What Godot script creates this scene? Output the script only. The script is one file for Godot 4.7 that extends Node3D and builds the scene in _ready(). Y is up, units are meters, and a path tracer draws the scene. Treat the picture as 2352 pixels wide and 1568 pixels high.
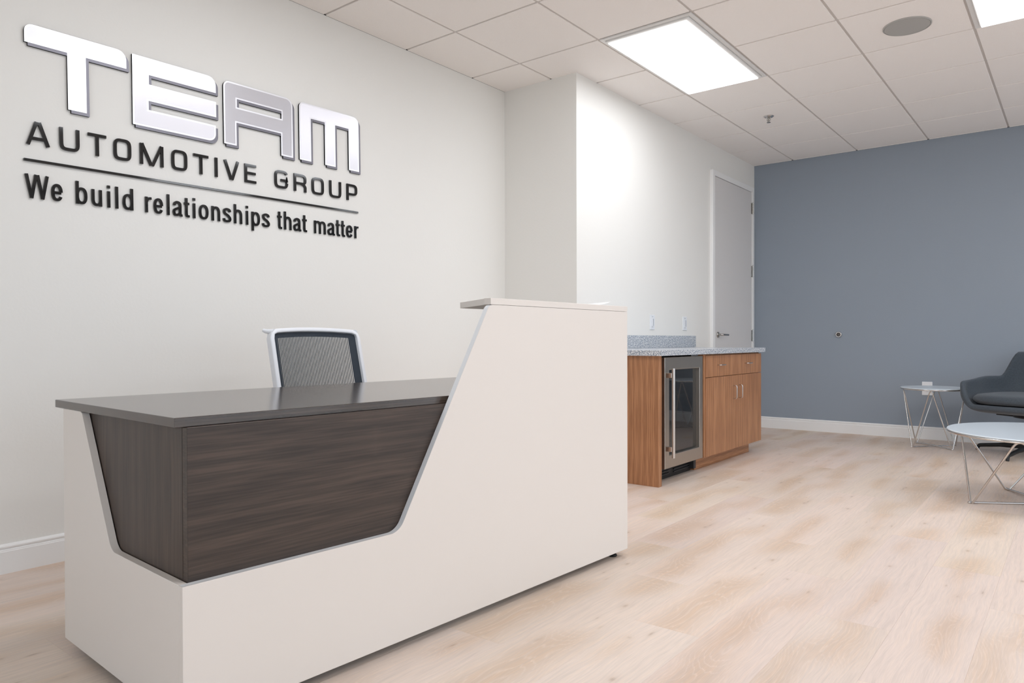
extends Node3D
# Reception area. Plan coordinates: x = metres out from the sign wall, y = up, z = metres along that wall, away from the camera.
# V(x, y, z) turns them into Godot's axes (Godot Z = -z).

const CEIL := 2.7337
const X1 := 0.4221        # first ceiling runner beside the sign wall
const CELL := 0.61
const ZC := 1.5715        # where the sign wall steps out
const XR := 0.6346        # face of the stepped-out wall
const ZW := 4.9006        # blue wall
const XE := 6.6
const ZS := -4.88

var M := {}
var rng := RandomNumberGenerator.new()

func _ready() -> void:
	rng.seed = 20240611
	# ---- camera
	var cam := Camera3D.new()
	cam.name = "camera"
	cam.projection = Camera3D.PROJECTION_FRUSTUM
	cam.near = 0.05
	cam.far = 60.0
	var fpx := 1641.665
	cam.size = 1568.0 / fpx * cam.near
	cam.frustum_offset = Vector2((1176.0 - 1226.047) / fpx, (796.024 - 784.0) / fpx) * cam.near
	add_child(cam)
	var yaw := -0.653909
	var pitch := -0.008723
	var roll := -0.002415
	var fwd := V(sin(yaw) * cos(pitch), sin(pitch), cos(yaw) * cos(pitch))
	var right := V(cos(yaw), 0, -sin(yaw))
	var up := V(-sin(yaw) * sin(pitch), cos(pitch), -cos(yaw) * sin(pitch))
	var r2 := right * cos(roll) + up * sin(roll)
	var u2 := up * cos(roll) - right * sin(roll)
	cam.transform = Transform3D(Basis(r2, u2, -fwd), V(3.36758, 0.91183, -2.47738))
	cam.current = true
	# ---- environment
	var we := WorldEnvironment.new()
	we.name = "environment"
	var env := Environment.new()
	env.background_mode = Environment.BG_COLOR
	env.background_color = Color(0.86, 0.93, 1.0)      # even daylight outside the storefront windows
	env.background_energy_multiplier = SKY
	env.tonemap_mode = Environment.TONE_MAPPER_LINEAR
	env.tonemap_exposure = 1.16
	env.sdfgi_enabled = true
	env.ssao_enabled = true
	env.ssil_enabled = true
	we.environment = env
	add_child(we)
	materials()
	lamps()
	room()
	floor_planks()
	ceiling_grid()
	sign_on_wall()
	reception_desk()
	office_chair()
	kitchenette()
	wall_devices()
	tables()
	lounge_chair()

func V(x: float, y: float, z: float) -> Vector3:
	return Vector3(x, y, -z)

# ------------------------------------------------------------------ mesh builder
class MB:
	var st := SurfaceTool.new()
	var grain := -1     # axis the grain runs along, -1 for none
	var uvo := Vector2.ZERO
	var col := Color(1, 1, 1)
	var used := false
	func _init(gr := -1) -> void:
		grain = gr
		st.begin(Mesh.PRIMITIVE_TRIANGLES)
	func puv(p: Vector3, n: Vector3) -> Vector2:
		var a := n.abs()
		var r: Vector2
		if grain >= 0:
			var k := 0 if a.x >= a.y and a.x >= a.z else (1 if a.y >= a.z else 2)
			var i := grain if grain != k else (k + 1) % 3
			var j := 3 - k - i
			return Vector2(p[i] * (1.0 if grain != k else 12.0), p[j]) + uvo
		if a.y >= a.x and a.y >= a.z:
			r = Vector2(p.x, p.z)
		elif a.x >= a.z:
			r = Vector2(p.z, p.y)
		else:
			r = Vector2(p.x, p.y)
		return r + uvo
	func vert(p: Vector3, n: Vector3, uv: Vector2) -> void:
		st.set_color(col)
		st.set_normal(n)
		st.set_uv(uv)
		st.add_vertex(p)
	func tri(a: Vector3, b: Vector3, c: Vector3, na: Vector3, nb: Vector3, nc: Vector3, ua: Vector2, ub: Vector2, uc: Vector2) -> void:
		used = true
		if (c - a).cross(b - a).dot(na + nb + nc) < 0.0:
			vert(a, na, ua); vert(c, nc, uc); vert(b, nb, ub)
		else:
			vert(a, na, ua); vert(b, nb, ub); vert(c, nc, uc)
	func flat3(a: Vector3, b: Vector3, c: Vector3, n: Vector3) -> void:
		tri(a, b, c, n, n, n, puv(a, n), puv(b, n), puv(c, n))
	func quad(a: Vector3, b: Vector3, c: Vector3, d: Vector3, hint: Vector3) -> void:
		var n := (c - a).cross(d - b).normalized()
		if n.dot(hint) < 0.0:
			n = -n
		flat3(a, b, c, n)
		flat3(a, c, d, n)
	func box(lo: Vector3, hi: Vector3, bev := 0.0) -> void:
		var c := (lo + hi) * 0.5
		var h := ((hi - lo) * 0.5).abs()
		var b := minf(bev, minf(h.x, minf(h.y, h.z)) * 0.9)
		var ax := [Vector3(1, 0, 0), Vector3(0, 1, 0), Vector3(0, 0, 1)]
		for k in 3:
			var i := (k + 1) % 3
			var j := (k + 2) % 3
			for s in [-1.0, 1.0]:
				var o: Vector3 = c + ax[k] * h[k] * s
				var u: Vector3 = ax[i] * (h[i] - b)
				var w: Vector3 = ax[j] * (h[j] - b)
				quad(o - u - w, o + u - w, o + u + w, o - u + w, ax[k] * s)
		if b <= 0.0:
			return
		for k in 3:
			var i := (k + 1) % 3
			var j := (k + 2) % 3
			for si in [-1.0, 1.0]:
				for sj in [-1.0, 1.0]:
					var e: Vector3 = ax[k] * (h[k] - b)
					var p1: Vector3 = c + ax[i] * h[i] * si + ax[j] * (h[j] - b) * sj
					var p2: Vector3 = c + ax[i] * (h[i] - b) * si + ax[j] * h[j] * sj
					quad(p1 - e, p1 + e, p2 + e, p2 - e, ax[i] * si + ax[j] * sj)
		for sx in [-1.0, 1.0]:
			for sy in [-1.0, 1.0]:
				for sz in [-1.0, 1.0]:
					var s := Vector3(sx, sy, sz)
					var q := Vector3(h.x - b, h.y - b, h.z - b) * s
					flat3(c + q + Vector3(b * sx, 0, 0), c + q + Vector3(0, b * sy, 0), c + q + Vector3(0, 0, b * sz), s.normalized())
	# prism of a polygon (2D points along U, W from O) from depth d0 to d1 along N, optional chamfer at the d1 face, optional hole
	func prism(poly: PackedVector2Array, O: Vector3, U: Vector3, W: Vector3, N: Vector3, d0: float, d1: float, bev := 0.0, hole := PackedVector2Array(), back := true) -> void:
		var loops := [poly]
		if hole.size():
			loops.append(hole)
		var tops := []
		for k in loops.size():
			var lp: PackedVector2Array = loops[k]
			var area := 0.0
			for i in lp.size():
				area += lp[i].cross(lp[(i + 1) % lp.size()])
			var sgn := (1.0 if area > 0.0 else -1.0) * (1.0 if k == 0 else -1.0)
			var top := lp
			if bev > 0.0:
				top = MB.inset(lp, bev * sgn)
			tops.append(top)
			var dm := d1 - bev * 0.6
			for i in lp.size():
				var a := lp[i]
				var b := lp[(i + 1) % lp.size()]
				var e := b - a
				var out2 := Vector2(e.y, -e.x) * sgn
				var on := (U * out2.x + W * out2.y).normalized()
				quad(O + U * a.x + W * a.y + N * d0, O + U * b.x + W * b.y + N * d0, O + U * b.x + W * b.y + N * dm, O + U * a.x + W * a.y + N * dm, on)
				if bev > 0.0:
					var a2: Vector2 = top[i]
					var b2: Vector2 = top[(i + 1) % top.size()]
					quad(O + U * a.x + W * a.y + N * dm, O + U * b.x + W * b.y + N * dm, O + U * b2.x + W * b2.y + N * d1, O + U * a2.x + W * a2.y + N * d1, on + N)
		var pieces := [tops[0]]
		if hole.size():
			var cx := 0.0
			for q in hole:
				cx += q.x / hole.size()
			pieces = []
			for s in [-1.0, 1.0]:
				var half := PackedVector2Array([Vector2(cx, -50), Vector2(cx + s * 50, -50), Vector2(cx + s * 50, 50), Vector2(cx, 50)])
				for p1 in Geometry2D.intersect_polygons(tops[0], half):
					for p2 in Geometry2D.clip_polygons(p1, tops[1]):
						pieces.append(p2)
		for pc in pieces:
			var ids := Geometry2D.triangulate_polygon(pc)
			for t in range(0, ids.size(), 3):
				var a: Vector2 = pc[ids[t]]
				var b: Vector2 = pc[ids[t + 1]]
				var c: Vector2 = pc[ids[t + 2]]
				flat3(O + U * a.x + W * a.y + N * d1, O + U * b.x + W * b.y + N * d1, O + U * c.x + W * c.y + N * d1, N)
				if back:
					flat3(O + U * a.x + W * a.y + N * d0, O + U * b.x + W * b.y + N * d0, O + U * c.x + W * c.y + N * d0, -N)
	static func inset(lp: PackedVector2Array, d: float) -> PackedVector2Array:
		var out := PackedVector2Array()
		var n := lp.size()
		for i in n:
			var e0 := (lp[i] - lp[(i + n - 1) % n]).normalized()
			var e1 := (lp[(i + 1) % n] - lp[i]).normalized()
			var n0 := Vector2(-e0.y, e0.x)
			var n1 := Vector2(-e1.y, e1.x)
			var m := (n0 + n1).normalized()
			out.append(lp[i] + m * d / maxf(0.3, m.dot(n0)))
		return out
	# stroke of a pen of half width hw along pts, raised from the plane by depth
	func stroke(pts: PackedVector2Array, hw: float, closed: bool, O: Vector3, U: Vector3, W: Vector3, N: Vector3, depth: float) -> void:
		var n := pts.size()
		var l := PackedVector2Array()
		var r := PackedVector2Array()
		for i in n:
			var has0 := closed or i > 0
			var has1 := closed or i < n - 1
			var e0 := (pts[i] - pts[(i + n - 1) % n]).normalized() if has0 else Vector2.ZERO
			var e1 := (pts[(i + 1) % n] - pts[i]).normalized() if has1 else e0
			if not has0:
				e0 = e1
			var n0 := Vector2(-e0.y, e0.x)
			var m := (n0 + Vector2(-e1.y, e1.x)).normalized()
			var k := hw / maxf(0.35, m.dot(n0))
			l.append(pts[i] + m * k)
			r.append(pts[i] - m * k)
		for i in (n if closed else n - 1):
			var j := (i + 1) % n
			var A := O + U * l[i].x + W * l[i].y
			var B := O + U * l[j].x + W * l[j].y
			var C := O + U * r[j].x + W * r[j].y
			var D := O + U * r[i].x + W * r[i].y
			quad(A + N * depth, B + N * depth, C + N * depth, D + N * depth, N)
			var o2 := (l[i] - r[i]).normalized()
			var on := U * o2.x + W * o2.y
			quad(A, B, B + N * depth, A + N * depth, on)
			quad(D, C, C + N * depth, D + N * depth, -on)
		if not closed:
			for e in [0, n - 1]:
				var dirv := (pts[0] - pts[1]) if e == 0 else (pts[n - 1] - pts[n - 2])
				var A2 := O + U * l[e].x + W * l[e].y
				var D2 := O + U * r[e].x + W * r[e].y
				quad(A2, D2, D2 + N * depth, A2 + N * depth, U * dirv.x + W * dirv.y)
	func tube(path: PackedVector3Array, rad: float, segs := 10, closed := false, r_end := -1.0) -> void:
		var n := path.size()
		var rings := []
		var nor := []
		var prev := Vector3.ZERO
		for i in n:
			var t: Vector3
			if closed:
				t = (path[(i + 1) % n] - path[(i + n - 1) % n]).normalized()
			else:
				t = (path[mini(i + 1, n - 1)] - path[maxi(i - 1, 0)]).normalized()
			if prev == Vector3.ZERO:
				prev = t.cross(Vector3(0.3, 1, 0.17)).normalized()
			prev = (prev - t * prev.dot(t)).normalized()
			var bi := t.cross(prev)
			var rr := rad if r_end < 0.0 else lerpf(rad, r_end, float(i) / (n - 1))
			var ring := PackedVector3Array()
			var nr := PackedVector3Array()
			for s in segs:
				var a := TAU * s / segs
				var d := prev * cos(a) + bi * sin(a)
				ring.append(path[i] + d * rr)
				nr.append(d)
			rings.append(ring)
			nor.append(nr)
		for i in (n if closed else n - 1):
			var j := (i + 1) % n
			for s in segs:
				var s2 := (s + 1) % segs
				sq(rings[i][s], rings[i][s2], rings[j][s2], rings[j][s], nor[i][s], nor[i][s2], nor[j][s2], nor[j][s])
		if not closed:
			for e in [0, n - 1]:
				var t2 := (path[0] - path[1]).normalized() if e == 0 else (path[n - 1] - path[n - 2]).normalized()
				for s in segs:
					flat3(path[e], rings[e][s], rings[e][(s + 1) % segs], t2)
	func sq(a: Vector3, b: Vector3, c: Vector3, d: Vector3, na: Vector3, nb: Vector3, nc: Vector3, nd: Vector3) -> void:
		var m := (na + nb + nc + nd)
		tri(a, b, c, na, nb, nc, puv(a, m), puv(b, m), puv(c, m))
		tri(a, c, d, na, nc, nd, puv(a, m), puv(c, m), puv(d, m))
	# profile points (radius, height along axis), turned round axis A through O
	func lathe(prof: Array, O: Vector3, A: Vector3, segs := 32) -> void:
		var u := A.cross(Vector3(0.31, 0.2, 0.93)).normalized()
		var w := A.cross(u).normalized()
		for i in prof.size() - 1:
			var p: Vector2 = prof[i]
			var q: Vector2 = prof[i + 1]
			var e := q - p
			if e.length() < 1e-7:
				continue
			var n2 := Vector2(e.y, -e.x).normalized()
			for s in segs:
				var a0 := TAU * s / segs
				var a1 := TAU * (s + 1) / segs
				var d0 := u * cos(a0) + w * sin(a0)
				var d1 := u * cos(a1) + w * sin(a1)
				sq(O + d0 * p.x + A * p.y, O + d1 * p.x + A * p.y, O + d1 * q.x + A * q.y, O + d0 * q.x + A * q.y, d0 * n2.x + A * n2.y, d1 * n2.x + A * n2.y, d1 * n2.x + A * n2.y, d0 * n2.x + A * n2.y)
	# rows of points with smooth normals; flip turns the normals over
	func grid(rows: Array, flip := false, wrap := false) -> void:
		var nr := rows.size()
		var nc: int = rows[0].size()
		var nn := []
		for i in nr:
			var line := PackedVector3Array()
			for j in nc:
				var ja := (j + nc - 1) % nc if wrap else maxi(j - 1, 0)
				var jb := (j + 1) % nc if wrap else mini(j + 1, nc - 1)
				var du: Vector3 = rows[i][jb] - rows[i][ja]
				var dv: Vector3 = rows[mini(i + 1, nr - 1)][j] - rows[maxi(i - 1, 0)][j]
				var n := du.cross(dv)
				n = n.normalized() if n.length() > 1e-12 else Vector3.UP
				line.append(-n if flip else n)
			nn.append(line)
		for i in nr - 1:
			for j in (nc if wrap else nc - 1):
				var k := (j + 1) % nc
				sq(rows[i][j], rows[i][k], rows[i + 1][k], rows[i + 1][j], nn[i][j], nn[i][k], nn[i + 1][k], nn[i + 1][j])
	func mesh() -> ArrayMesh:
		return st.commit()

func fillet(pts: Array, rad: float, steps := 6) -> PackedVector3Array:
	var out := PackedVector3Array()
	for i in pts.size():
		if i == 0 or i == pts.size() - 1:
			out.append(pts[i])
			continue
		out.append_array(corner3(pts[i - 1], pts[i], pts[i + 1], rad, steps))
	return out

func fillet_closed(pts: Array, rad: float, steps := 6) -> PackedVector3Array:
	var out := PackedVector3Array()
	var n := pts.size()
	for i in n:
		out.append_array(corner3(pts[(i + n - 1) % n], pts[i], pts[(i + 1) % n], rad, steps))
	return out

func corner3(a: Vector3, b: Vector3, c: Vector3, rad: float, steps: int) -> PackedVector3Array:
	var d := minf(rad, minf((a - b).length(), (c - b).length()) * 0.49)
	var p := b + (a - b).normalized() * d
	var q := b + (c - b).normalized() * d
	var out := PackedVector3Array()
	for k in steps + 1:
		var t := float(k) / steps
		out.append(p.lerp(b, t).lerp(b.lerp(q, t), t))
	return out

func rounded(pts: Array, steps := 8) -> PackedVector2Array:   # entries: Vector3(u, v, corner radius)
	var out := PackedVector2Array()
	var n := pts.size()
	for i in n:
		var b := Vector2(pts[i].x, pts[i].y)
		var rad: float = pts[i].z
		if rad <= 0.0:
			out.append(b)
			continue
		var a := Vector2(pts[(i + n - 1) % n].x, pts[(i + n - 1) % n].y)
		var c := Vector2(pts[(i + 1) % n].x, pts[(i + 1) % n].y)
		var e0 := (a - b).normalized()
		var e1 := (c - b).normalized()
		var half := acos(clampf(e0.dot(e1), -1, 1)) * 0.5
		var d := rad / tan(half)
		var mid := b + (e0 + e1).normalized() * rad / sin(half)
		var p0 := b + e0 * d
		var p1 := b + e1 * d
		var a0 := (p0 - mid).angle()
		var a1 := a0 + wrapf((p1 - mid).angle() - a0, -PI, PI)
		for k in steps + 1:
			out.append(mid + Vector2.from_angle(lerpf(a0, a1, float(k) / steps)) * rad)
	return out

# ------------------------------------------------------------------ scene helpers
var counts := {}
func numbered(called: String) -> String:
	if not counts.has(called):
		counts[called] = 0
		return called
	counts[called] += 1
	return "%s_%03d" % [called, counts[called]]

func thing(called: String, label: String, category: String, at := Vector3.ZERO, turn := 0.0, group := "") -> Node3D:
	var o := Node3D.new()
	o.name = numbered(called)
	add_child(o, true)
	o.position = at
	o.rotation.y = turn
	o.set_meta("label", label)
	o.set_meta("category", category)
	if group:
		o.set_meta("group", group)
	return o

func part(called: String, mb: MB, m: Material, parent: Node3D, label := "") -> MeshInstance3D:
	var o := MeshInstance3D.new()
	var used := 0
	var base := called
	for ch in parent.get_children():
		if str(ch.name) == base or str(ch.name).begins_with(base + "_0") or str(ch.name).begins_with(base + "_1") or str(ch.name).begins_with(base + "_2"):
			used += 1
	o.name = called if used == 0 else "%s_%03d" % [called, used]
	o.mesh = mb.mesh()
	o.material_override = null
	o.set_surface_override_material(0, m)
	parent.add_child(o, true)
	if label:
		o.set_meta("label", label)
	return o

func struct(called: String, mb: MB, m: Material) -> MeshInstance3D:
	var o := MeshInstance3D.new()
	o.name = called
	o.mesh = mb.mesh()
	o.set_surface_override_material(0, m)
	add_child(o, true)
	o.set_meta("kind", "structure")
	return o

# ------------------------------------------------------------------ materials
func std(c: Color, rough := 0.5, metal := 0.0) -> StandardMaterial3D:
	var m := StandardMaterial3D.new()
	m.albedo_color = c
	m.roughness = rough
	m.metallic = metal
	return m

func c8(r: int, g: int, b: int) -> Color:
	return Color(r / 255.0, g / 255.0, b / 255.0)

func noise(fr: float, sd: int, oct := 3, kind := FastNoiseLite.TYPE_SIMPLEX_SMOOTH) -> FastNoiseLite:
	var n := FastNoiseLite.new()
	n.noise_type = kind
	n.seed = sd
	n.frequency = fr
	n.fractal_octaves = oct
	if oct <= 1:
		n.fractal_type = FastNoiseLite.FRACTAL_NONE
	return n

func tex(w: int, h: int, f: Callable) -> ImageTexture:
	var by := PackedByteArray()
	by.resize(w * h * 3)
	var k := 0
	for j in h:
		for i in w:
			var c: Color = f.call(i, j)
			by[k] = clampi(int(c.r * 255.0 + 0.5), 0, 255)
			by[k + 1] = clampi(int(c.g * 255.0 + 0.5), 0, 255)
			by[k + 2] = clampi(int(c.b * 255.0 + 0.5), 0, 255)
			k += 3
	return ImageTexture.create_from_image(Image.create_from_data(w, h, false, Image.FORMAT_RGB8, by))

const STRIPS := 8
const PLANK_L := 1.22
const PLANK_W := 0.2275

func plank_texture() -> ImageTexture:
	var w := 1024
	var sh := 190
	var h := sh * STRIPS
	var by := PackedByteArray()
	by.resize(w * h * 3)
	var na := noise(1.0, 11, 2)
	var nb := noise(1.0, 12, 2)
	var nc := noise(1.0, 13, 1)
	var g := RandomNumberGenerator.new()
	g.seed = 5
	var k := 0
	for s in STRIPS:
		var knots := []
		for q in (1 + g.randi() % 4):
			knots.append([g.randf_range(0.06, PLANK_L - 0.06), g.randf_range(0.03, PLANK_W - 0.03), g.randf_range(0.004, 0.015), g.randf_range(0.002, 0.006), g.randf_range(0.3, 0.9)])
		var mid_v := PLANK_W * g.randf_range(0.32, 0.68)
		var wide := g.randf_range(0.028, 0.075)
		var amount := g.randf_range(0.6, 1.1)
		var way := 1.0 if g.randf() < 0.5 else -1.0
		for j in sh:
			var v := (j + 0.5) / sh * PLANK_W
			for i in w:
				var u := (i + 0.5) / w * PLANK_L
				var low := na.get_noise_2d(u * 1.15 + s * 31.7, s * 3.3 + v * 2.0)
				var bend := nb.get_noise_2d(u * 3.1 + s * 17.0, v * 9.0) * 0.010
				var x := (v - mid_v - 0.035 * na.get_noise_2d(u * 1.3 + s * 9.1, 50.0) + bend) / wide
				var fine := nc.get_noise_2d(u * 11.0 + s * 7.0, (v + bend) * 430.0)
				var mid := nb.get_noise_2d(u * 2.2 + s * 5.0, (v + bend) * 70.0)
				var dark := 0.0
				# nested arches along the middle of the plank
				var ring := x * x * 2.2 + way * u * 5.0 + low * 9.0 + mid * 0.30
				for q in knots:
					var du: float = (u - q[0]) / q[2]
					var dv: float = (v - q[1]) / q[3]
					var d := du * du + dv * dv
					if d < 60.0:
						ring += 1.3 * exp(-d / 18.0)
						dark += q[4] * (0.45 * exp(-d * 0.8) + 0.12 * exp(-d / 14.0))
				var fr := ring + fine * 0.08
				fr -= floorf(fr)
				var line := exp(-pow((fr - 0.5) / 0.09, 2.0))
				var tanm := clampf(exp(-x * x * 0.55) * amount * smoothstep(-0.5, 0.35, low) + mid * 0.25 + dark * 0.3, 0.0, 1.0)
				tanm *= 1.0 - 0.45 * line
				var r := lerpf(230, 216, tanm)
				var gg := lerpf(213, 191, tanm)
				var b := lerpf(200, 169, tanm)
				var lit := 1.0 + fine * 0.026 + mid * 0.045 + (line * 0.018 - 0.004) * (0.15 + 0.85 * tanm)
				lit *= 1.0 - dark * 0.30
				r *= lit
				gg *= lit * (1.0 - dark * 0.07)
				b *= lit * (1.0 - dark * 0.14)
				by[k] = clampi(int(r), 0, 255)
				by[k + 1] = clampi(int(gg), 0, 255)
				by[k + 2] = clampi(int(b), 0, 255)
				k += 3
	return ImageTexture.create_from_image(Image.create_from_data(w, h, false, Image.FORMAT_RGB8, by))

func wood_texture(base: Color, deep: Color, sd: int, streak: float, fig: float) -> ImageTexture:   # grain runs along u
	var n1 := noise(1.0, sd, 2)
	var n2 := noise(1.0, sd + 1, 2)
	var n3 := noise(1.0, sd + 2, 1)
	var f := func(i: int, j: int) -> Color:
		var u := i / 512.0
		var v := j / 512.0
		# the pattern closes on itself across and along
		var fu := absf(u * 2.0 - 1.0)
		var fv := absf(v * 2.0 - 1.0)
		var low := n1.get_noise_2d(fu * 1.1, fv * 9.0)
		var mid := n2.get_noise_2d(fu * 1.2, fv * 38.0)
		var fine := n3.get_noise_2d(fu * 5.0, fv * 140.0)
		var t := clampf(0.5 + low * fig + mid * streak + fine * streak * 0.6, 0.0, 1.0)
		return base.lerp(deep, t)
	return tex(512, 512, f)

func materials() -> void:
	M.wall = std(c8(240, 237, 231), 0.75)
	var wt := NoiseTexture2D.new()
	wt.width = 256; wt.height = 256; wt.seamless = true; wt.as_normal_map = true; wt.bump_strength = 1.2
	wt.noise = noise(0.08, 3, 3)
	M.wall.normal_enabled = true
	M.wall.normal_texture = wt
	M.wall.normal_scale = 0.12
	M.wall.uv1_triplanar = true
	M.wall.uv1_world_triplanar = true
	M.wall.uv1_scale = Vector3(2.5, 2.5, 2.5)
	M.blue = M.wall.duplicate()
	M.blue.albedo_color = c8(150, 159, 169)
	M.trim = std(c8(246, 244, 241), 0.4)
	M.door = std(c8(222, 218, 215), 0.5)
	M.tile = std(c8(252, 246, 241), 0.9)
	var tt := NoiseTexture2D.new()
	tt.width = 256; tt.height = 256; tt.seamless = true; tt.as_normal_map = true; tt.bump_strength = 3.0
	tt.noise = noise(0.16, 8, 3)
	M.tile.normal_enabled = true
	M.tile.normal_texture = tt
	M.tile.normal_scale = 0.25
	M.tile.uv1_scale = Vector3(3, 3, 3)
	M.tee = std(c8(214, 207, 201), 0.5)
	M.plenum = std(c8(90, 88, 86), 0.9)
	M.plank = std(Color(1, 1, 1), 0.5)
	M.plank.albedo_texture = plank_texture()
	M.plank.vertex_color_use_as_albedo = true
	M.plank.metallic_specular = 0.4
	M.subfloor = std(c8(150, 128, 108), 0.9)
	M.lens = std(c8(250, 250, 250), 0.5)
	M.lens.emission_enabled = true
	M.lens.emission = Color(0.97, 0.985, 1.0)
	M.lens.emission_energy_multiplier = 1.6
	M.fitting = std(c8(235, 233, 230), 0.4)
	# desk
	M.white_lam = std(c8(234, 225, 216), 0.42)
	M.white_edge = std(c8(226, 226, 226), 0.4)
	M.dark_wood = std(Color(1, 1, 1), 0.42)
	M.dark_wood.albedo_texture = wood_texture(c8(82, 67, 57), c8(50, 40, 34), 41, 0.42, 0.55)
	M.dark_wood.uv1_scale = Vector3(0.9, 1.6, 1)
	M.worktop = M.dark_wood.duplicate()
	M.worktop.roughness = 0.16
	M.worktop.metallic_specular = 0.7
	M.black = std(c8(22, 22, 23), 0.5)
	M.gap = std(c8(12, 12, 12), 0.8)
	# sign
	M.gloss_black = std(c8(20, 21, 23), 0.06)
	M.side_black = std(c8(17, 18, 20), 0.6)
	var br := NoiseTexture2D.new()
	br.width = 512; br.height = 512; br.seamless = true; br.as_normal_map = true; br.bump_strength = 2.0
	br.noise = noise(0.2, 21, 2)
	M.brushed = std(c8(222, 221, 226), 0.2, 1.0)
	M.brushed.normal_enabled = true
	M.brushed.normal_texture = br
	M.brushed.normal_scale = 0.10
	M.brushed.uv1_scale = Vector3(1.2, 30, 1)
	M.brushed.roughness = 0.42
	M.brushed.anisotropy_enabled = true
	M.brushed.anisotropy = -0.85
	M.brushed_upright = M.brushed.duplicate()
	M.brushed_upright.anisotropy = 0.85
	M.brushed_upright.uv1_scale = Vector3(30, 1.2, 1)
	M.face_edge = std(c8(238, 238, 242), 0.42, 1.0)
	M.shadow_metal = std(c8(132, 130, 137), 0.5, 1.0)
	# kitchenette
	M.cherry = std(Color(1, 1, 1), 0.42)
	M.cherry.albedo_texture = wood_texture(c8(194, 140, 99), c8(146, 97, 63), 61, 0.55, 0.5)
	M.cherry.uv1_scale = Vector3(0.8, 1.9, 1)
	M.cherry_dark = std(c8(96, 62, 42), 0.6)
	var g1 := noise(0.075, 71, 2)
	var g2 := noise(0.14, 72, 2)
	var g3 := noise(0.03, 73, 2)
	M.granite = std(Color(1, 1, 1), 0.22)
	M.granite.albedo_texture = tex(512, 512, func(i: int, j: int) -> Color:
		var a := g1.get_noise_2d(i, j)
		var b := g2.get_noise_2d(i, j)
		var c := g3.get_noise_2d(i, j)
		var col := c8(206, 208, 210)
		col = col.lerp(c8(158, 167, 180), clampf((a + c * 0.4) * 2.6, 0.0, 1.0))
		col = col.lerp(c8(100, 104, 112), clampf((b - 0.20) * 4.0, 0.0, 0.7))
		return col.lerp(c8(236, 237, 238), clampf((-a - 0.15) * 3.0, 0.0, 1.0)))
	M.granite.uv1_triplanar = true
	M.granite.uv1_scale = Vector3(2.1, 2.1, 2.1)
	M.steel = std(c8(184, 176, 166), 0.38, 1.0)
	M.steel_light = std(c8(206, 200, 194), 0.3, 1.0)
	M.chrome = std(c8(214, 211, 208), 0.12, 1.0)
	M.nickel = std(c8(186, 183, 178), 0.22, 1.0)
	M.glass = StandardMaterial3D.new()
	M.glass.transparency = BaseMaterial3D.TRANSPARENCY_ALPHA
	M.glass.albedo_color = Color(0.11, 0.12, 0.13, 0.82)
	M.glass.roughness = 0.03
	M.glass.metallic_specular = 0.9
	M.window_glass = StandardMaterial3D.new()
	M.window_glass.transparency = BaseMaterial3D.TRANSPARENCY_ALPHA
	M.window_glass.albedo_color = Color(0.95, 0.97, 0.97, 0.04)
	M.window_glass.roughness = 0.02
	M.pavement = std(c8(222, 214, 206), 0.9)
	M.fridge_in = std(c8(46, 46, 48), 0.5)
	M.plate = std(c8(240, 241, 243), 0.35)
	M.plate_grey = std(c8(178, 180, 184), 0.5)
	M.rubber = std(c8(96, 90, 86), 0.7)
	# furniture
	M.table_top = std(c8(222, 231, 238), 0.18)
	M.fabric = std(c8(64, 70, 76), 0.95)
	var fn1 := noise(0.35, 81, 2)
	var fn2 := noise(0.06, 82, 2)
	M.fabric.albedo_color = Color(1, 1, 1)
	M.fabric.albedo_texture = tex(256, 256, func(i: int, j: int) -> Color:
		var a := fn1.get_noise_2d(i, j * 0.5)
		var b := fn2.get_noise_2d(i, j)
		return c8(72, 79, 86) * (1.0 + a * 0.32 + b * 0.08))
	M.fabric.uv1_triplanar = true
	M.fabric.uv1_scale = Vector3(3.5, 3.5, 3.5)
	M.fabric.rim_enabled = true
	M.fabric.rim = 0.3
	M.chair_white = std(c8(240, 241, 244), 0.35)
	M.mesh_dark = std(c8(54, 61, 70), 0.85)
	M.grille = std(c8(176, 174, 170), 0.7)
	M.paper = std(c8(246, 246, 246), 0.6)

# ------------------------------------------------------------------ lamps
func panel_spots() -> Array:
	var out := []
	for c in [1, 4, 7]:
		for r in [2, -2]:
			out.append(Vector2i(c, r))
	out.append(Vector2i(7, 6))
	return out

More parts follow.
